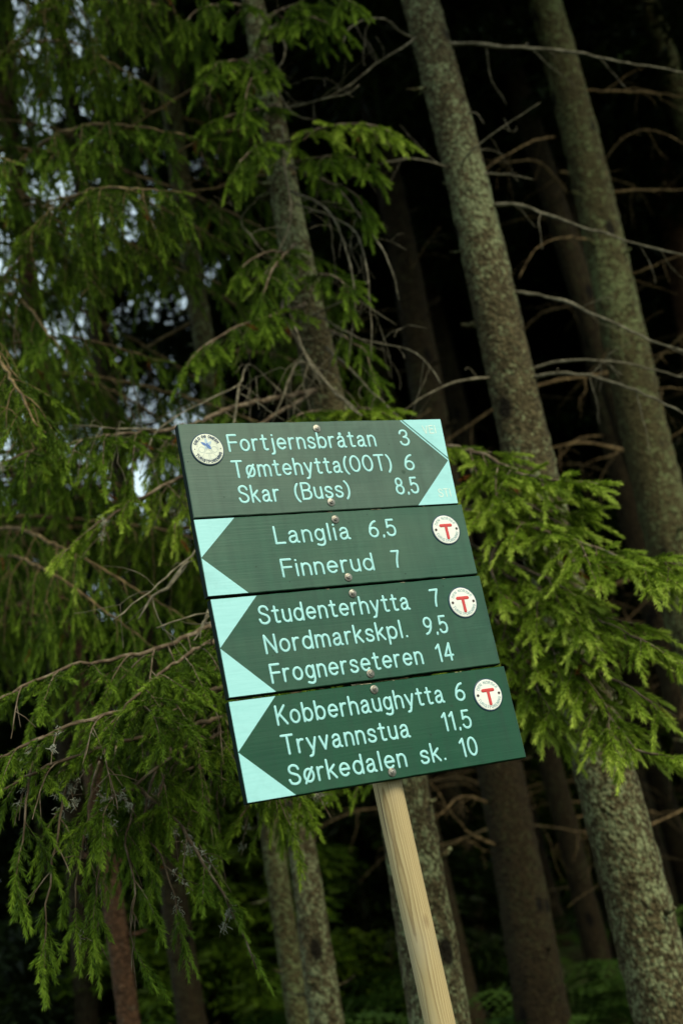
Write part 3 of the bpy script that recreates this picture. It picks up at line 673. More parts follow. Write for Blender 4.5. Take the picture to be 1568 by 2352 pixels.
BARE = []
def foliage(P, r0, seed, s0=0.3, ds=0.055, ls=0.45, hang=1.0, spread=0.8, shoot=0.075, sp=0.028, per_m=1500, nl=0.018, nw=0.0024, bare=0.12,
            rust=0.02, young=0.55, wide=1.0, twigseg=4, tipfull=True):
    """a spruce bough on axis P: returns wood MB and needle arrays"""
    g = np.random.default_rng(seed); mb = MB(); BARE.clear()
    Q = smooth_path(P, 0.03); n = len(Q); Q = Q + g.normal(0, 0.0025, Q.shape)
    seglen = np.r_[0, np.cumsum(np.linalg.norm(np.diff(Q, axis=0), axis=1))]; L = seglen[-1]
    rad = r0 * (1 - .85 * seglen / L) + .0012
    mb.tube(Q, rad, 7)
    SP, SD, SL, ST = [], [], [], []
    def add_shoots(W, wl, age):
        """shoots along a twig W (points), herringbone, plus the leader"""
        m = len(W); cum = np.r_[0, np.cumsum(np.linalg.norm(np.diff(W, axis=0), axis=1))]
        s = 0.012 if wl < .2 else wl * .06; side = 1
        while s < wl:
            i = min(m - 2, int(np.searchsorted(cum, s)) - 1); i = max(0, i)
            t = nrm(W[i + 1] - W[i]); lat = np.cross(t, [0, 0, 1.0])
            if np.linalg.norm(lat) < .15: lat = g.normal(0, 1, 3); lat[2] = 0
            lat = nrm(nrm(lat) + g.normal(0, .45, 3)); side = -side
            if g.random() > .10:
                rel = s / wl
                d = nrm(t * .75 + lat * side * .62 + np.array([0, 0, -.34 * hang - .1]) + g.normal(0, .1, 3))
                l = shoot * g.uniform(.55, 1.15) * (1 - .45 * rel)
                SP.append(W[i] + t * (s - cum[i])); SD.append(d); SL.append(l)
                ST.append(0.0 if g.random() < rust else np.clip(age + young * rel * g.uniform(.4, 1) + g.normal(0, .1), .08, 1))
            s += sp * g.uniform(.6, 1.4)
        t = nrm(W[-1] - W[-2]); SP.append(W[-2]); SD.append(t); SL.append(shoot * g.uniform(.8, 1.2)); ST.append(min(1, age + young * 1.0))
        for i in range(max(0, m - 5), m - 1):          # needles on the twig itself
            SP.append(W[i]); SD.append(nrm(W[i + 1] - W[i])); SL.append(float(np.linalg.norm(W[i + 1] - W[i]))); ST.append(min(1, age + .2))
    s = L * s0; k = 0
    while s < L * .985:
        i = max(0, min(n - 2, int(np.searchsorted(seglen, s)) - 1)); t = nrm(Q[i + 1] - Q[i])
        side = np.cross(t, [0, 0, 1.0]); side = nrm(side) if np.linalg.norm(side) > .35 else nrm(np.array([g.normal(), g.normal(), 0])); k += 1; rel = (s / L - s0) / (1 - s0)
        sg = 1 if k % 2 else -1
        env = (0.55 + 0.75 * rel) if rel < .5 else (0.93 - 1.0 * (rel - .5) * 1.25)
        l = ls * max(.18, env) * g.uniform(.55, 1.2)
        d = nrm(t * (0.55 + .3 * rel) + side * sg * spread + np.array([0, 0, g.uniform(-.25, .15)]) + g.normal(0, .12, 3))
        m = max(4, int(l / .025)); p = Q[i]; W = [p]
        hh = hang * g.uniform(.7, 1.3)
        for q in range(m):
            d = nrm(d + np.array([0, 0, -0.105 * hh]) * (1.6 if q < m * .6 else .4) + g.normal(0, .055, 3)); p = p + d * l / m; W.append(p)
        W = np.array(W); mb.tube(W, np.linspace(.0019, .0008, len(W)) * (1 + 1.2 * l) , twigseg, cap=False)
        if g.random() > bare:
            age = g.uniform(.05, .3); add_shoots(W, l, age)
            # tertiary twigs
            if l > .16:
                for q in range(int(l / .085)):
                    j = int(g.uniform(.15, .8) * (m - 1)); t2 = nrm(W[j + 1] - W[j]); lat = np.cross(t2, [0, 0, 1.0])
                    if np.linalg.norm(lat) < .2: lat = g.normal(0, 1, 3)
                    d2 = nrm(t2 * .6 + nrm(lat) * g.choice([-1, 1]) * .75 * wide + g.normal(0, .15, 3)); l2 = l * g.uniform(.22, .5)
                    m2 = max(3, int(l2 / .025)); p2 = W[j]; W2 = [p2]
                    for _ in range(m2):
                        d2 = nrm(d2 + np.array([0, 0, -.13 * hh]) + g.normal(0, .05, 3)); p2 = p2 + d2 * l2 / m2; W2.append(p2)
                    W2 = np.array(W2); mb.tube(W2, np.linspace(.0018, .0008, len(W2)), 3, cap=False)
                    add_shoots(W2, l2, age)
        else:                                          # a dead, needle-less side twig
            BARE.append(W)
            for q in range(int(l / .05)):
                j = int(g.uniform(.2, .95) * (m - 1)); d2 = nrm(nrm(W[j + 1] - W[j]) + g.normal(0, .7, 3)); l2 = g.uniform(.03, .1)
                mb.tube([W[j], W[j] + d2 * l2 * .5, W[j] + d2 * l2 + [0, 0, -.01]], [.0012, .001, .0006], 3, cap=False)
        s += ds * g.uniform(.65, 1.35)
    if tipfull: add_shoots(Q[int(n * .8):], float(seglen[-1] - seglen[int(n * .8)]), .3)
    V, ti = needles(np.array(SP), np.array(SD), np.array(SL), np.array(ST), g, per_m, nl, nw)
    return mb, V, ti

def add_bough(tree, base, P, r0, seed, mat=NEEDLE, twig=TWIG_LIVE, lich=0.0, **kw):
    mb, V, ti = foliage(np.asarray(P) - base, r0, seed, **kw)
    o = mb.build('branch', twig, tree, smooth=True)
    link('needles', fast_mesh('needles', V, 3, mat, ti), o)
    if lich and BARE:                                # crusts and short beards of grey lichen along the bare twigs
        g = np.random.default_rng(seed + 7); lb = MB()
        for W in BARE:
            if g.random() > lich: continue
            for q in range(int(g.integers(3, 9))):
                c_ = W[int(g.uniform(.15, .98) * (len(W) - 1))]; sz = g.uniform(.008, .02)
                for k in range(int(g.integers(5, 12))):
                    a = c_ + g.normal(0, sz * .35, 3); d = g.normal(0, 1, 3) + [0, 0, -.6]; P_ = [a]
                    for _ in range(3): d = nrm(d + g.normal(0, .6, 3)); P_.append(P_[-1] + d * sz * .3)
                    lb.tube(P_, [.0011, .001, .0009, .0005], 3, cap=False)
        if lb.n: lb.build('lichen', LICHEN, o)['kind'] = 'stuff'
    return o

# crown templates for the upper, mostly out-of-frame parts and for the far trees
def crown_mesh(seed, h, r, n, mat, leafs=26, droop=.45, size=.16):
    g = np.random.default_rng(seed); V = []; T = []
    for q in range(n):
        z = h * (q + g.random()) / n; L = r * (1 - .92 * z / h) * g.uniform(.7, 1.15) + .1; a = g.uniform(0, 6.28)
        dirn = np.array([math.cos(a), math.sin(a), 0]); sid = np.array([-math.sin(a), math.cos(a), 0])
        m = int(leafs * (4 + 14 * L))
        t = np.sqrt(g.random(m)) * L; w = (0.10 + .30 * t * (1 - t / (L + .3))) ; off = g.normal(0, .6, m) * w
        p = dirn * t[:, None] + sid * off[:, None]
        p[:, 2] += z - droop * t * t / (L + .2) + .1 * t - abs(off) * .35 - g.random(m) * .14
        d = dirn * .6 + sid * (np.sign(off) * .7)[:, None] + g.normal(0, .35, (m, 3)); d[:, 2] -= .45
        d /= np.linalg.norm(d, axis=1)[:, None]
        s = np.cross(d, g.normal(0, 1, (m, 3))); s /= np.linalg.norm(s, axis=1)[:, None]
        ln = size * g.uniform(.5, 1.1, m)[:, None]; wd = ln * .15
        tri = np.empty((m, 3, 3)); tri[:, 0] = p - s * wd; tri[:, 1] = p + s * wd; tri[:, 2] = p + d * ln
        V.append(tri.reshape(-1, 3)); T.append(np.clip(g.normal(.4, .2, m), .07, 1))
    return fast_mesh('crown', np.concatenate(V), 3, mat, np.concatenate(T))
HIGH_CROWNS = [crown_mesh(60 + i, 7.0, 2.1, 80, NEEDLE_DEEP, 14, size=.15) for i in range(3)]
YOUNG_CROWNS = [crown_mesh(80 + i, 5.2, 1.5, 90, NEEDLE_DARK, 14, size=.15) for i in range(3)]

def make_tree(name, label, lo, hi, Y, wlo, whi, bark, H=13.0, seed=1, seg=26, dz=.05, crown=True, group=None, crown_z=6.6, cat='tree', zfine=7.5):
    """tree whose trunk passes pixels lo and hi at distance Y, with pixel widths wlo / whi"""
    p0, p1 = at(*lo, Y), at(*hi, Y); r0, r1 = wlo * pxm(Y) / 2, whi * pxm(Y) / 2
    t = -p0[2] / (p1[2] - p0[2]); bx = p0[0] + (p1[0] - p0[0]) * t
    base = np.array([bx, Y, gz(bx, Y)])
    root = thing(name, label, cat, base, group)
    mb, P, Rr, zs = trunk_mesh(p0 - base, p1 - base, r0, r1, H, seg, dz, seed, zfine=min(zfine, H - .3))
    mb.build('trunk', bark, root, smooth=True)
    if crown:
        c = link('crown', HIGH_CROWNS[seed % 3], root); k = crown_z
        i = int(np.argmin(abs(zs - k))); c.location = (P[i][0], P[i][1], k); c.rotation_euler = (0, 0, seed * 1.7); c.scale = (1, 1, max(.5, (H - k) / 7.0))
    return root, base

def deads(root, base, lst, seed, mat=TWIG_GREY):
    for i, (pts, r, tw) in enumerate(lst):
        P = np.array([at(*q) for q in pts]) - base
        dead_branch_mesh(P, r * .8, seed * 50 + i, tw + (2 if seed == 7 else 0)).build('dead_branch', mat, root, smooth=True)

# --- A: the big trunk to the right of the sign
TA, bA = make_tree('spruce_tree', 'stout grey lichen-spotted spruce trunk rising behind the upper right corner of the sign', (1420, 1900), (965, 0), 4.7, 134, 98, BARK_GREY, seed=3)
deads(TA, bA, [
 ([(1010, 100, 4.7), (1110, 100, 4.65), (1300, 115, 4.6), (1420, 140, 4.5), (1600, 168, 4.45)], .011, 5),
 ([(1085, 398, 4.7), (1170, 402, 4.6), (1222, 413, 4.55)], .008, 2),
 ([(1115, 470, 4.7), (1200, 475, 4.6), (1300, 510, 4.5), (1440, 555, 4.4), (1610, 602, 4.3)], .0105, 4),
 ([(1160, 672, 4.7), (1230, 675, 4.6), (1330, 705, 4.5), (1450, 760, 4.4), (1620, 825, 4.3)], .0105, 4),
 ([(1190, 855, 4.7), (1290, 826, 4.65), (1370, 824, 4.6), (1460, 840, 4.6), (1600, 874, 4.55)], .009, 3),
 ([(1195, 866, 4.7), (1300, 860, 4.55), (1400, 880, 4.5), (1500, 918, 4.4), (1620, 975, 4.3)], .0105, 4),
 ([(1150, 862, 4.7), (1050, 878, 4.55), (980, 908, 4.45), (925, 945, 4.4)], .008, 3),
 ([(1040, 390, 4.7), (990, 375, 4.6), (940, 365, 4.55), (878, 372, 4.5)], .007, 3),
 ([(960, 95, 4.7), (925, 75, 4.6), (880, 45, 4.5), (830, 50, 4.45), (795, 80, 4.4), (787, 115, 4.4)], .008, 3),
 ([(960, 85, 4.7), (930, 106, 4.55), (860, 145, 4.5), (800, 195, 4.45), (738, 232, 4.4)], .007, 3),
 ([(1060, 375, 4.65), (1080, 350, 4.5), (1150, 295, 4.45), (1240, 235, 4.4)], .006, 3),
 ([(1075, 260, 4.6), (1095, 262, 4.5), (1110, 285, 4.45)], .005, 0)], 3)
# --- B, C and the faint trunk at the right edge
TBt, bB = make_tree('spruce_tree', 'dull green-grey spruce trunk nearest the right edge, half hidden by bare branches', (1548, 1250), (1250, 0), 6.2, 118, 84, BARK_DULL, seed=4)
deads(TBt, bB, [
 ([(1330, 208, 6.2), (1450, 211, 6.1), (1600, 224, 6.0)], .011, 4), ([(1400, 440, 6.2), (1480, 436, 6.1), (1600, 441, 6.0)], .011, 4),
 ([(1270, 315, 6.2), (1210, 330, 6.0), (1150, 365, 5.9), (1090, 410, 5.8)], .009, 4),
 ([(1375, 560, 6.2), (1300, 545, 6.0), (1230, 575, 5.9), (1190, 640, 5.8)], .008, 4),
 ([(1430, 640, 6.2), (1500, 610, 6.0), (1600, 570, 5.9)], .009, 3), ([(1480, 900, 6.2), (1540, 890, 6.1), (1600, 900, 6.0)], .009, 2),
 ([(1330, 460, 6.2), (1420, 330, 6.0), (1500, 300, 5.9), (1590, 340, 5.8)], .007, 3), ([(1460, 830, 6.2), (1530, 810, 6.0), (1600, 800, 5.9)], .008, 2)], 4, TWIG_BROWN)
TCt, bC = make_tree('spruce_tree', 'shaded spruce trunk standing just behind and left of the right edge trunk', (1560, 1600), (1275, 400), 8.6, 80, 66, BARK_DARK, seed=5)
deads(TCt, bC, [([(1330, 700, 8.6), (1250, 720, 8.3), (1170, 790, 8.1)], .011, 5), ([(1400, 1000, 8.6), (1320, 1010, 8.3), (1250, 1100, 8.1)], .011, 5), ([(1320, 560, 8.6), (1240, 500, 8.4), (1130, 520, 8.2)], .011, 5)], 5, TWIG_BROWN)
TI, bI = make_tree('spruce_tree', 'faint reddish spruce trunk in the upper right corner, deep in shade', (1560, 620), (1445, 60), 9.8, 62, 52, BARK_RED, seed=6)
# --- D: the spruce straight behind the sign (its boughs reach round both sides)
TD, bD = make_tree('spruce_tree', 'spruce directly behind the sign, its green boughs spreading out on both sides', (952, 2000), (672, 500), 4.6, 122, 78, BARK_GREY, seed=7)
deads(TD, bD, [
 ([(620, 60, 4.55), (652, 95, 4.4), (655, 130, 4.35), (636, 170, 4.3), (642, 215, 4.3), (672, 260, 4.3), (722, 276, 4.3)], .009, 3),
 ([(648, 290, 4.5), (652, 380, 4.35), (668, 480, 4.3), (655, 540, 4.3), (600, 640, 4.3), (560, 690, 4.25)], .0065, 5),
 ([(668, 440, 4.5), (740, 470, 4.3), (790, 560, 4.25), (816, 680, 4.2), (800, 830, 4.2)], .007, 5),
 ([(680, 470, 4.5), (800, 520, 4.3), (840, 600, 4.25), (850, 700, 4.2), (852, 830, 4.2)], .006, 4),
 ([(668, 380, 4.5), (770, 430, 4.3), (850, 530, 4.25), (900, 620, 4.2), (916, 690, 4.2)], .007, 6),
 ([(680, 600, 4.5), (620, 590, 4.3), (575, 540, 4.25), (552, 500, 4.25), (590, 460, 4.2)], .006, 4),
 ([(690, 700, 4.55), (655, 690, 4.45), (650, 720, 4.4), (680, 780, 4.3), (720, 840, 4.2), (770, 900, 4.1), (830, 955, 4.05)], .0115, 5),
 ([(690, 660, 4.55), (660, 690, 4.4), (690, 790, 4.2), (740, 870, 4.1), (822, 945, 4.0)], .008, 3),
 ([(720, 720, 4.5), (830, 778, 4.3), (930, 800, 4.2), (985, 840, 4.15), (1010, 880, 4.1)], .006, 9),
 ([(750, 800, 4.5), (790, 835, 4.3), (850, 895, 4.2), (915, 957, 4.1)], .008, 4),
 ([(690, 740, 4.5), (800, 690, 4.3), (860, 715, 4.2), (910, 745, 4.2)], .005, 4),
 ([(650, 250, 4.5), (735, 232, 4.35), (800, 215, 4.3), (824, 195, 4.3)], .007, 2),
 ([(735, 880, 4.5), (690, 830, 4.35), (660, 880, 4.25), (625, 970, 4.2)], .010, 4),
 ([(760, 960, 4.5), (660, 1080, 4.0), (520, 1190, 3.6), (430, 1281, 3.35), (350, 1351, 3.2), (262, 1424, 3.1)], .009, 5),
 ([(430, 1290, 3.4), (385, 1350, 3.3), (352, 1372, 3.25), (320, 1424, 3.2)], .009, 2),
 ([(780, 1240, 4.4), (560, 1380, 3.6), (475, 1402, 3.3), (420, 1420, 3.2), (360, 1440, 3.1)], .009, 4),
 ([(478, 1400, 3.35), (470, 1430, 3.3), (445, 1472, 3.25)], .009, 1),
 ([(780, 1040, 4.5), (660, 920, 4.3), (575, 838, 4.15), (548, 884, 4.0), (465, 923, 3.9), (360, 988, 3.7), (322, 1088, 3.6)], .0065, 7),
 ([(360, 988, 3.7), (270, 985, 3.6), (170, 975, 3.5)], .006, 7),
 ([(548, 884, 4.0), (545, 930, 3.95), (530, 990, 3.9)], .007, 3)], 7)
deads(TD, bD, [
 ([(650, 260, 4.55), (560, 300, 4.6), (490, 310, 4.6), (400, 355, 4.6)], .009, 4),
 ([(680, 400, 4.55), (580, 405, 4.6), (500, 430, 4.6), (420, 441, 4.6)], .009, 4),
 ([(620, 130, 4.55), (550, 160, 4.6), (410, 222, 4.7), (280, 300, 4.8), (150, 360, 4.9)], .011, 5)], 8, TWIG_BROWN)
def D(pts, r, seed, **kw): return add_bough(TD, bD, [at(*q) for q in pts], r, seed, **kw)
NEAR = dict(per_m=1500, nl=.0175, nw=.0023, sp=.03, shoot=.07, rust=.006, lich=.6)
# boughs sweeping left, in front of the left trunks
D([(840, 1250, 4.55), (640, 1340, 3.9), (480, 1440, 3.5), (320, 1500, 3.25), (140, 1540, 3.05), (-60, 1640, 2.85)], .012, 101, s0=.3, ls=.40, hang=0.80, ds=.05, **NEAR)
D([(850, 1320, 4.55), (680, 1390, 3.9), (560, 1440, 3.5), (440, 1500, 3.2), (330, 1580, 3.0), (240, 1680, 2.9)], .011, 102, s0=.35, ls=.36, hang=0.80, ds=.05, **NEAR)
D([(870, 1420, 4.55), (600, 1540, 3.6), (420, 1610, 3.2), (240, 1640, 2.95), (80, 1700, 2.8), (-80, 1780, 2.7)], .012, 103, s0=.3, bare=.25, ls=.38, hang=0.88, ds=0.065, **NEAR)
Lb = D([(890, 1520, 4.55), (600, 1620, 3.6), (420, 1670, 3.2), (270, 1708, 3.05), (110, 1760, 2.9), (-50, 1850, 2.8)], .012, 104, s0=.3, ls=.42, hang=1.00, ds=0.075, bare=.32, **NEAR)
D([(900, 1600, 4.55), (640, 1660, 3.7), (470, 1700, 3.35), (340, 1780, 3.15), (240, 1850, 3.05), (170, 1930, 3.0)], .011, 105, s0=.35, ls=.44, hang=1.20, ds=0.075, bare=.38, **NEAR)
Lc = D([(900, 1640, 4.55), (660, 1690, 3.8), (520, 1720, 3.45), (400, 1790, 3.25), (330, 1870, 3.2), (290, 1960, 3.15)], .010, 106, s0=.45, ls=.5, hang=1.36, ds=0.088, bare=.38, **NEAR)
D([(300, 1800, 3.2), (400, 1880, 3.15), (470, 1990, 3.1), (530, 2090, 3.1), (590, 2225, 3.1)], .005, 107, s0=.15, ls=.12, hang=1.12, ds=.05, bare=.4, tipfull=False, **NEAR)
D([(720, 900, 4.5), (560, 930, 4.1), (420, 980, 3.8), (260, 1000, 3.6), (100, 1030, 3.45), (-40, 1080, 3.3)], .011, 108, s0=.35, ls=.40, hang=0.96, ds=.055, **NEAR)
D([(740, 1000, 4.5), (560, 1040, 4.0), (430, 1090, 3.75), (330, 1140, 3.6), (230, 1200, 3.5), (120, 1290, 3.4)], .010, 109, mat=NEEDLE_BRIGHT, s0=.4, ls=.34, hang=1.04, ds=.065, bare=.2, **NEAR)  # this bough and the next take the sunlit needle colour
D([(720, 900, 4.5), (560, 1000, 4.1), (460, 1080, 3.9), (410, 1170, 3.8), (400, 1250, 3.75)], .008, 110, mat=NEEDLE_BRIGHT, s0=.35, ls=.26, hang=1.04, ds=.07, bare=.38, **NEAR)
for i_, pts in enumerate([
 [(245, 1830, 3.05), (232, 1960, 3.0), (222, 2090, 3.0), (228, 2230, 3.0)], [(330, 1900, 3.15), (380, 1990, 3.1), (405, 2090, 3.1), (428, 2190, 3.1)],
 [(140, 1880, 2.95), (118, 2000, 2.9), (108, 2120, 2.9), (104, 2270, 2.9)], [(290, 1940, 3.1), (310, 2050, 3.05), (300, 2140, 3.05), (345, 2250, 3.05)],
 [(60, 1840, 2.85), (50, 1930, 2.85), (40, 2010, 2.85), (46, 2080, 2.85)], [(200, 1880, 3.0), (180, 1990, 3.0), (172, 2080, 3.0), (190, 2180, 3.0)],
 [(370, 1850, 3.2), (450, 1930, 3.15), (490, 2010, 3.15), (500, 2070, 3.15)]]):
    D([(pts[0][0] + 25, pts[0][1] - 130, pts[0][2] + .08)] + pts, .0022, 160 + i_, s0=.06, ls=.14, hang=1.3, ds=.045, bare=.3, twigseg=3, **NEAR)
# boughs sweeping right, towards the light
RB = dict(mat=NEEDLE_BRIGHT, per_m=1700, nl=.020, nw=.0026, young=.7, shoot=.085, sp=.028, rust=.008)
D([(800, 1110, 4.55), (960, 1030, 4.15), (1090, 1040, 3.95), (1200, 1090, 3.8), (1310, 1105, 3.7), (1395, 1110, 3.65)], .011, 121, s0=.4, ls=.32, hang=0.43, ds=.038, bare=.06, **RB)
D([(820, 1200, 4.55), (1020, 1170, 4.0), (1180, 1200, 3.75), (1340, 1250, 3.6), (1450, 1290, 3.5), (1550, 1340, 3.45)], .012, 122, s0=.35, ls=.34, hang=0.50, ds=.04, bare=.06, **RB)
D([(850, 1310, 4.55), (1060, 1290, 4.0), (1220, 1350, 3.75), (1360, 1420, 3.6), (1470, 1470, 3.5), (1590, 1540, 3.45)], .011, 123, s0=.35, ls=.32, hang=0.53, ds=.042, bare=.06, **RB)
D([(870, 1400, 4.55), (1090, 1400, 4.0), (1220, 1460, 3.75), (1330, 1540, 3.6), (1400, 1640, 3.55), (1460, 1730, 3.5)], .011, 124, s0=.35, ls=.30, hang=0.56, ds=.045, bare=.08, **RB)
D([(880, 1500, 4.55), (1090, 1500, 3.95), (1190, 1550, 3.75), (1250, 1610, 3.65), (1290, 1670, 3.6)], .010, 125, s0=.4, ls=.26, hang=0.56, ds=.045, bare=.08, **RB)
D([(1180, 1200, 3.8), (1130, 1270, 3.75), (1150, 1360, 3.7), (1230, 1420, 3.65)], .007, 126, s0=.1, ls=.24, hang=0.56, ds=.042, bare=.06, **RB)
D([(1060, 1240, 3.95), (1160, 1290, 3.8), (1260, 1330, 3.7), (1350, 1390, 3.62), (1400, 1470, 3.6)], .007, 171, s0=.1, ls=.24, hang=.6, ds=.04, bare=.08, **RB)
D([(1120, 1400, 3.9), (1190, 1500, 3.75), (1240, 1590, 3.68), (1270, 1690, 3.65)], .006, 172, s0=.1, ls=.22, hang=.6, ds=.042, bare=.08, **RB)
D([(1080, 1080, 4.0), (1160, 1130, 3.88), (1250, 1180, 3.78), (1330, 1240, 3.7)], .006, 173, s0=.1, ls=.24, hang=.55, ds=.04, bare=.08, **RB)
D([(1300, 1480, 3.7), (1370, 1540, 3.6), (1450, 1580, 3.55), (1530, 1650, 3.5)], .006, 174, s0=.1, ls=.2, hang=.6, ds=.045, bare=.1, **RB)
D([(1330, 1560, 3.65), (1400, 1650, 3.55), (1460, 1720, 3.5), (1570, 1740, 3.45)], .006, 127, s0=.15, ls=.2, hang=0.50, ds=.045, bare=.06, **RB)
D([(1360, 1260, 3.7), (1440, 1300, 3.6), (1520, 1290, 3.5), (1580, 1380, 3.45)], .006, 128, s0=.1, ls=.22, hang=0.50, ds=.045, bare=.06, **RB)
# small boughs and sprigs on the trunk above the sign
CB = dict(per_m=1400, nl=.021, nw=.0028, shoot=.09, sp=.032, rust=.01)
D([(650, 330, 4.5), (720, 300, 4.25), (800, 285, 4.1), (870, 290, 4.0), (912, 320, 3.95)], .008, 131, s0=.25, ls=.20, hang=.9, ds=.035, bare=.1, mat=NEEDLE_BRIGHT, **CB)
D([(680, 370, 4.5), (760, 360, 4.25), (820, 365, 4.15), (870, 400, 4.1)], .007, 132, s0=.2, ls=.18, hang=1.1, ds=.04, bare=.1, **CB)
D([(640, 240, 4.5), (580, 255, 4.3), (510, 270, 4.2), (465, 295, 4.15)], .007, 133, s0=.15, ls=.18, hang=1.2, ds=.04, bare=.1, **CB)
D([(700, 650, 4.5), (740, 630, 4.3), (790, 650, 4.2), (805, 720, 4.15)], .006, 134, s0=.2, ls=.13, hang=1.1, ds=.035, bare=.15, **CB)
D([(690, 600, 4.5), (630, 580, 4.3), (570, 600, 4.2), (530, 650, 4.15)], .006, 135, s0=.2, ls=.2, hang=1.2, ds=.05, bare=.15, **CB)
D([(700, 700, 4.5), (610, 730, 4.2), (530, 760, 4.1), (450, 810, 4.0), (420, 860, 3.95)], .008, 136, s0=.2, ls=.24, hang=1.3, ds=.045, bare=.12, **CB)
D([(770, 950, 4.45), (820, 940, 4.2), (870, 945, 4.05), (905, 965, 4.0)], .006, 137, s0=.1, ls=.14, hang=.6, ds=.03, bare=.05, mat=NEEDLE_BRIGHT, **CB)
D([(760, 945, 4.45), (720, 945, 4.2), (680, 955, 4.1), (640, 985, 4.05)], .006, 138, s0=.1, ls=.14, hang=.7, ds=.035, bare=.05, **CB)
D([(760, 760, 4.5), (800, 780, 4.3), (840, 810, 4.25), (862, 880, 4.2)], .005, 139, s0=.4, ls=.1, hang=1.4, ds=.045, bare=.1, **CB)
D([(700, 400, 4.4), (760, 420, 4.25), (820, 450, 4.2), (852, 520, 4.2)], .005, 140, s0=.3, ls=.12, hang=1.5, ds=.06, bare=.2, **CB)
D([(600, 90, 4.5), (650, 60, 4.3), (700, 40, 4.2), (780, 60, 4.1)], .007, 150, s0=.1, ls=.22, hang=1.3, ds=.05, bare=.15, **CB)
D([(620, 150, 4.5), (560, 140, 4.25), (500, 150, 4.1), (450, 200, 4.0)], .007, 151, s0=.1, ls=.26, hang=1.4, ds=.05, bare=.15, **CB)
D([(680, 560, 4.5), (640, 600, 4.25), (610, 660, 4.1), (600, 760, 4.05)], .006, 152, s0=.15, ls=.18, hang=1.2, ds=.045, bare=.15, **CB)
D([(660, 330, 4.5), (610, 330, 4.2), (560, 360, 4.1), (520, 430, 4.05)], .006, 153, s0=.1, ls=.2, hang=1.4, ds=.05, bare=.2, **CB)
D([(640, 160, 4.5), (600, 170, 4.2), (570, 200, 4.1), (560, 280, 4.05)], .006, 154, s0=.1, ls=.18, hang=1.4, ds=.05, bare=.15, **CB)
D([(610, 40, 4.5), (680, 10, 4.2), (760, -20, 4.1), (830, 20, 4.0)], .007, 141, s0=.1, ls=.2, hang=1.3, ds=.05, bare=.15, **CB)
D([(600, 20, 4.5), (540, 10, 4.3), (460, 20, 4.2), (400, 80, 4.1)], .007, 142, s0=.1, ls=.24, hang=1.4, ds=.05, bare=.15, **CB)
# below the sign
D([(860, 1680, 4.45), (740, 1760, 3.9), (640, 1810, 3.6), (570, 1850, 3.45), (540, 1900, 3.4)], .008, 143, s0=.4, ls=.24, hang=1.4, ds=.06, bare=.32, **NEAR)
D([(840, 1740, 4.3), (760, 1790, 3.9), (700, 1830, 3.7), (680, 1880, 3.6)], .006, 144, s0=.3, ls=.14, hang=1.2, ds=.05, bare=.32, **NEAR)
D([(900, 1760, 4.4), (860, 1780, 4.2), (830, 1800, 4.1), (815, 1830, 4.05)], .005, 145, s0=.3, ls=.07, hang=1.0, ds=.05, bare=.2, **NEAR)
# --- left trunks, hung with curtains of boughs
BT = []
for i in range(6):
    g = np.random.default_rng(500 + i); L = [1.5, 1.8, 1.3, 1.7, 1.1, 1.9][i]
    P = [(0, 0, 0), (L * .35, .04 * g.normal(), .05), (L * .7, .08 * g.normal(), -.05 - .08 * g.random()), (L, .1 * g.normal(), -.28 - .2 * g.random())]
    mb, V, ti = foliage(P, .011, 520 + i, s0=.18, ds=.066, ls=.46, hang=1.75, shoot=.078, sp=.036, per_m=850, nl=.0185, nw=.0031, rust=.01, bare=.16, young=.6, wide=.8, twigseg=3)
    wood = mb.build('branch', TWIG_BROWN, smooth=True); wm = wood.data; bpy.data.objects.remove(wood)
    BT.append((wm, fast_mesh('needles', V, 3, NEEDLE_DARK if i % 3 == 2 else NEEDLE, ti)))
def curtain(root, x0, top, z0, z1, n, seed, az0=0, az1=6.28, sc=1.0):
    g = np.random.default_rng(seed)
    for q in range(n):
        z = z0 + (z1 - z0) * (q + g.random()) / n; wm, nm = BT[int(g.integers(0, 6))]
        o = link('branch', wm, root); t = z / top[2]
        o.location = (x0[0] + (top[0] - x0[0]) * t, 0, z); s = sc * g.uniform(.75, 1.15); o.scale = (s, s, s)
        o.rotation_euler = (g.normal(0, .12), g.uniform(-.05, .35), g.uniform(az0, az1))
        link('needles', nm, o)
def trunk_line(lo, hi, Y, base):
    p0, p1 = at(*lo, Y) - base, at(*hi, Y) - base; f = lambda z: p0 + (p1 - p0) * ((z - p0[2]) / (p1[2] - p0[2]))
    return f(0.0), f(6.0)
SPEC = [
 ('slim dark spruce whose trunk passes left of the round blue badge', (622, 1864), (372, 85), 6.4, 50, 54, BARK_DULL, 8, (2.9, 8.6, 20)),
 ('reddish barked spruce at the far left, its trunk showing between hanging boughs', (285, 2300), (27, 370), 6.0, 48, 42, BARK_RED, 9, (2.9, 8.6, 34)),
]
for lab, lo, hi, Y, wl, wh, bk, sd0, (z0, z1, n) in SPEC:
    T_, b_ = make_tree('spruce_tree', lab, lo, hi, Y, wl, wh, bk, seed=sd0, seg=18, crown_z=9.2, zfine=9)
    a, t_ = trunk_line(lo, hi, Y, b_); curtain(T_, a, t_, z0, z1, n, sd0, *((.5, 3.0) if sd0 == 8 else (1.9, 4.4)))
TF, bF = make_tree('broken_spruce', 'lichen-spotted snapped spruce stem standing beside the slim dark trunk below the sign', (752, 2352), (682, 1800), 5.6, 74, 56, BARK_GREY, H=2.9, seed=12, seg=20, crown=False)
for c_ in TF.children: c_.data.name = 'trunk'
TH_, bH = make_tree('spruce_tree', 'thick dark spruce trunk in the shade to the right of the wooden post', (1250, 2352), (905, 500), 7.6, 112, 70, BARK_DARK, seed=13)
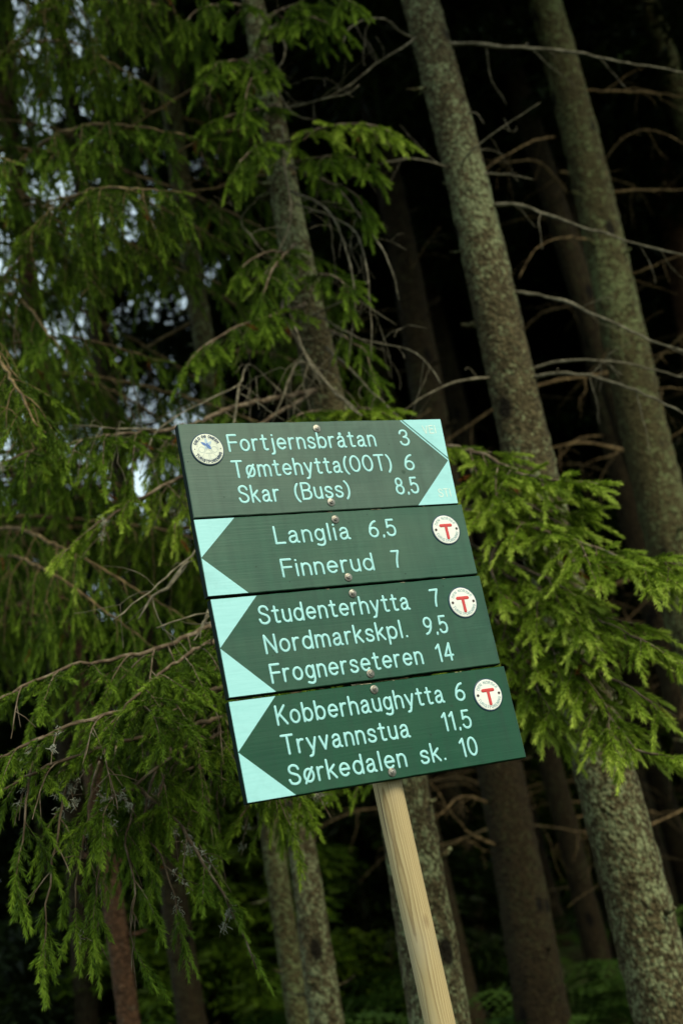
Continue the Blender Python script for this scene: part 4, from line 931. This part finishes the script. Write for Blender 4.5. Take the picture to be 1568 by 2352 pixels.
deads(TH_, bH, [([(1130, 1850, 7.6), (1060, 1830, 7.3), (1000, 1880, 7.1)], .012, 4), ([(1150, 1950, 7.6), (1060, 1900, 7.2), (990, 1800, 7.0)], .011, 4), ([(1000, 930, 7.6), (960, 960, 7.3), (900, 1010, 7.2)], .010, 3), ([(930, 640, 7.6), (980, 560, 7.3), (1010, 520, 7.2)], .009, 4)], 13, TWIG_BROWN)
more = [
 ('leafy spruce with hanging boughs filling the upper left corner', (-150, 1900), (-260, 300), 5.0, 80, 66, BARK_DULL, 21, (3.0, 7.4, 46)),
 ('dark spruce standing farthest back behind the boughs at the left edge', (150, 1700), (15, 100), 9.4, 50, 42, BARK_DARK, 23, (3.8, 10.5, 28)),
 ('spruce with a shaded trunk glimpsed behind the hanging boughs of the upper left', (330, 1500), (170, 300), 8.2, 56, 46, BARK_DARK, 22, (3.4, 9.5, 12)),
]
for lab, lo, hi, Y, wl, wh, bk, sd0, (z0, z1, n) in more:
    T_, b_ = make_tree('spruce_tree', lab, lo, hi, Y, wl, wh, bk, seed=sd0, seg=18, crown_z=10, zfine=9)
    a, t_ = trunk_line(lo, hi, Y, b_); curtain(T_, a, t_, z0, z1, n, sd0, *{21: (-1.0, .9), 22: (1.6, 4.4), 23: (1.3, 5.6)}[sd0], sc=1.3 if sd0 == 23 else 1.1)

# --- the dark wood behind
DB = []
for i in range(5):
    g = np.random.default_rng(700 + i); L = g.uniform(.9, 1.6)
    mb = dead_branch_mesh([(0, 0, 0), (L * .4, .05, .06), (L * .75, .1 * g.normal(), -.02), (L, .15 * g.normal(), -.2)], .010, 720 + i, 7, .45, .08)
    o = mb.build('dead_branch', TWIG_BROWN); DB.append(o.data); bpy.data.objects.remove(o)
TR = []
for i in range(4):
    mb, *_ = trunk_mesh(np.array([0, 0, 0.0]), np.array([.12 * (i - 1.5), 0, 6.0]), .10 + .012 * i, .075 + .01 * i, 13.0, 14, .25, 740 + i, False)
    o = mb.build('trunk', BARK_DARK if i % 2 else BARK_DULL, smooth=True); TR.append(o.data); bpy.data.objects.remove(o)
g = np.random.default_rng(31); spots = [(TA, bA), (TBt, bB), (TCt, bC), (TI, bI), (TD, bD), (TF, bF), (TH_, bH)]
occ = [(b[0], b[1]) for _, b in spots]
tries = 0; cnt = 0
while cnt < 62 and tries < 4000:
    tries += 1
    Y = 7.2 + 15 * g.random() ** 1.1; u = g.uniform(-.03, .42); x = u * Y
    if min(math.hypot(x - a, Y - b) for a, b in occ) < 1.15: continue
    occ.append((x, Y)); cnt += 1
    far = Y > 12
    root = thing('spruce_tree', 'bare dark spruce trunk deep in the shadow of the forest' if far else 'dim brown spruce trunk in the gloom between the nearer trunks', 'tree', (x, Y, gz(x, Y)), 'spruces standing back in the dark forest')
    k = int(g.integers(0, 4)); s = g.uniform(.75, 1.25)
    t_ = link('trunk', TR[k], root); t_.scale = (s, s, 1); t_.rotation_euler = (0, 0, g.uniform(0, 6.28))
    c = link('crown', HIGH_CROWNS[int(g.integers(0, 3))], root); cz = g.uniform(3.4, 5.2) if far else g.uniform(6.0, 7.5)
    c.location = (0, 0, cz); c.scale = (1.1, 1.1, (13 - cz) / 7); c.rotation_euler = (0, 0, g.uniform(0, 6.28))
    for q in range(15 if not far else 8):
        d = link('dead_branch', DB[int(g.integers(0, 5))], root); d.location = (0, 0, g.uniform(1.0, 5.6))
        d.rotation_euler = (0, g.uniform(-.1, .25), g.uniform(0, 6.28)); e = g.uniform(.7, 1.2); d.scale = (e, e, e)
# young spruces closing the view behind
cnt = 0; tries = 0; occ2 = []
while cnt < 26 and tries < 2000:
    tries += 1
    Y = g.uniform(19, 27); u = g.uniform(-.02, .42); x = u * Y
    if occ2 and min(math.hypot(x - a, Y - b) for a, b in occ2) < 1.3: continue
    occ2.append((x, Y)); cnt += 1
    root = thing('young_spruce', 'dense young spruce closing the dark view between the trunks', 'tree', (x, Y, gz(x, Y)), 'young spruces at the back of the forest')
    s = g.uniform(1.3, 1.9)
    t_ = link('trunk', TR[0], root); t_.scale = (.6, .6, .3 * s)
    c = link('crown', YOUNG_CROWNS[int(g.integers(0, 3))], root); c.location = (0, 0, .3); c.scale = (s * .9, s * .9, s); c.rotation_euler = (0, 0, g.uniform(0, 6.28))
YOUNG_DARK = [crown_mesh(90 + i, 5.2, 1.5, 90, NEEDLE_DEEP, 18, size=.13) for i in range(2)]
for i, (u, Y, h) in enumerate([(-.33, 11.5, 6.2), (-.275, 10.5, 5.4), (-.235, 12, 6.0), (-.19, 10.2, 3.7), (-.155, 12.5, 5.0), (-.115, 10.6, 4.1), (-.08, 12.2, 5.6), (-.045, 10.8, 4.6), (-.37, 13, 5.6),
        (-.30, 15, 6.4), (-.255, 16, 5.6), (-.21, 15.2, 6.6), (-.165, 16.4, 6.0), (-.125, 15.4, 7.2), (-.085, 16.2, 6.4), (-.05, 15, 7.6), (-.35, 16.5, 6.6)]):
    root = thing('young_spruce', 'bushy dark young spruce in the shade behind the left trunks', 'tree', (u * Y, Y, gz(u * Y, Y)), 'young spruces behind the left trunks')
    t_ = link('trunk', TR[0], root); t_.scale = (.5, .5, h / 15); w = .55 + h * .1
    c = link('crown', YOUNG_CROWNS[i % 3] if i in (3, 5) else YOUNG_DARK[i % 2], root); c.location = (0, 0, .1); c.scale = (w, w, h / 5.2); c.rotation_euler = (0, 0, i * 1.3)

# --- undergrowth
def ground_cover():
    g = np.random.default_rng(41); V = []; T = []
    for q in range(1500):
        Y = g.uniform(5.0, 17); x = g.uniform(-.36, .46) * Y
        if math.sin(x * 1.7) * math.cos(Y * 1.3) + g.normal(0, .4) < -.1: continue
        h = g.uniform(.12, .5); m = 46; c = np.array([x, Y, gz(x, Y)])
        p = c + g.normal(0, 1, (m, 3)) * [.17, .17, 0]; p[:, 2] += h * np.sqrt(g.random(m))
        d = g.normal(0, 1, (m, 3)); d[:, 2] = abs(d[:, 2]) * .3 - .1; d /= np.linalg.norm(d, axis=1)[:, None]
        s = np.cross(d, [0, 0, 1.0]) + g.normal(0, .3, (m, 3)); s /= np.linalg.norm(s, axis=1)[:, None]; ln = g.uniform(.025, .05, m)[:, None]
        quad = np.empty((m, 4, 3)); quad[:, 0] = p; quad[:, 1] = p + d * ln * .5 - s * ln * .28; quad[:, 2] = p + d * ln; quad[:, 3] = p + d * ln * .5 + s * ln * .28
        V.append(quad.reshape(-1, 3)); T.append(np.clip(g.normal(.4, .25, m), 0, 1))
    o = link('ground_cover', fast_mesh('ground_cover', np.concatenate(V), 4, BILBERRY, np.concatenate(T)))
    o['kind'] = 'stuff'; o['label'] = 'low green bilberry growing over the shaded forest floor'; o['category'] = 'ground cover'
ground_cover()
def fern_frond(seed):
    g = np.random.default_rng(seed); V = []
    L = 1.0; n = 26
    for i in range(n):
        t = (i + 1) / n; p = np.array([L * .85 * t, 0, L * (.75 * t - .62 * t * t)]); w = .26 * math.sin(math.pi * min(1, .12 + .88 * (1 - t) ** .8)) * (1 - t * .4) + .01
        for sg in (-1, 1):
            d = nrm(np.array([.35, sg, -.15 + g.normal(0, .08)])); s = nrm(np.array([1, -sg * .3, .2])) * .022
            for k in range(4):
                a = p + d * w * k / 4; b = p + d * w * (k + .9) / 4; ss = s * (1 - k / 4.5)
                V += [a, (a + b) / 2 + ss, b, (a + b) / 2 - ss * .7]
    V += [np.array([0, -.006, 0]), np.array([.4, -.005, .2]), np.array([.4, .005, .2]), np.array([0, .006, 0])]
    return fast_mesh('frond', np.array(V), 4, FERN, np.clip(g.normal(.55, .2, len(V) // 4), 0, 1))
FR = [fern_frond(i) for i in range(3)]
fern_spots = [(1330, 2215, 9.0), (1265, 2235, 8.4), (1440, 2190, 8.8), (560, 2290, 7.4), (470, 2310, 6.8), (640, 2290, 8.0), (400, 2260, 8.2), (1010, 2330, 7.4), (1380, 2290, 7.2), (150, 2330, 7.0), (1120, 2120, 10.5), (740, 2250, 9.6), (1520, 2080, 9.5)]
for i, (px_, py_, Y) in enumerate(fern_spots):
    p = at(px_, py_, Y); zg = gz(p[0], Y); hgt = float(np.clip(p[2] - zg, .25, .9))
    root = thing('fern', 'green fern in the undergrowth right of the post' if px_ > 900 else 'green fern in the undergrowth below the left boughs', 'fern', (p[0], Y, zg), 'ferns on the forest floor')
    g = np.random.default_rng(800 + i)
    for q in range(9):
        f_ = link('frond', FR[q % 3], root); s = hgt * g.uniform(1.5, 2.3); f_.scale = (s * .7, s, s * 1.5); f_.rotation_euler = (0, g.uniform(-.35, .1), q * .7 + g.uniform(-.2, .2))
bpy.context.view_layer.update()
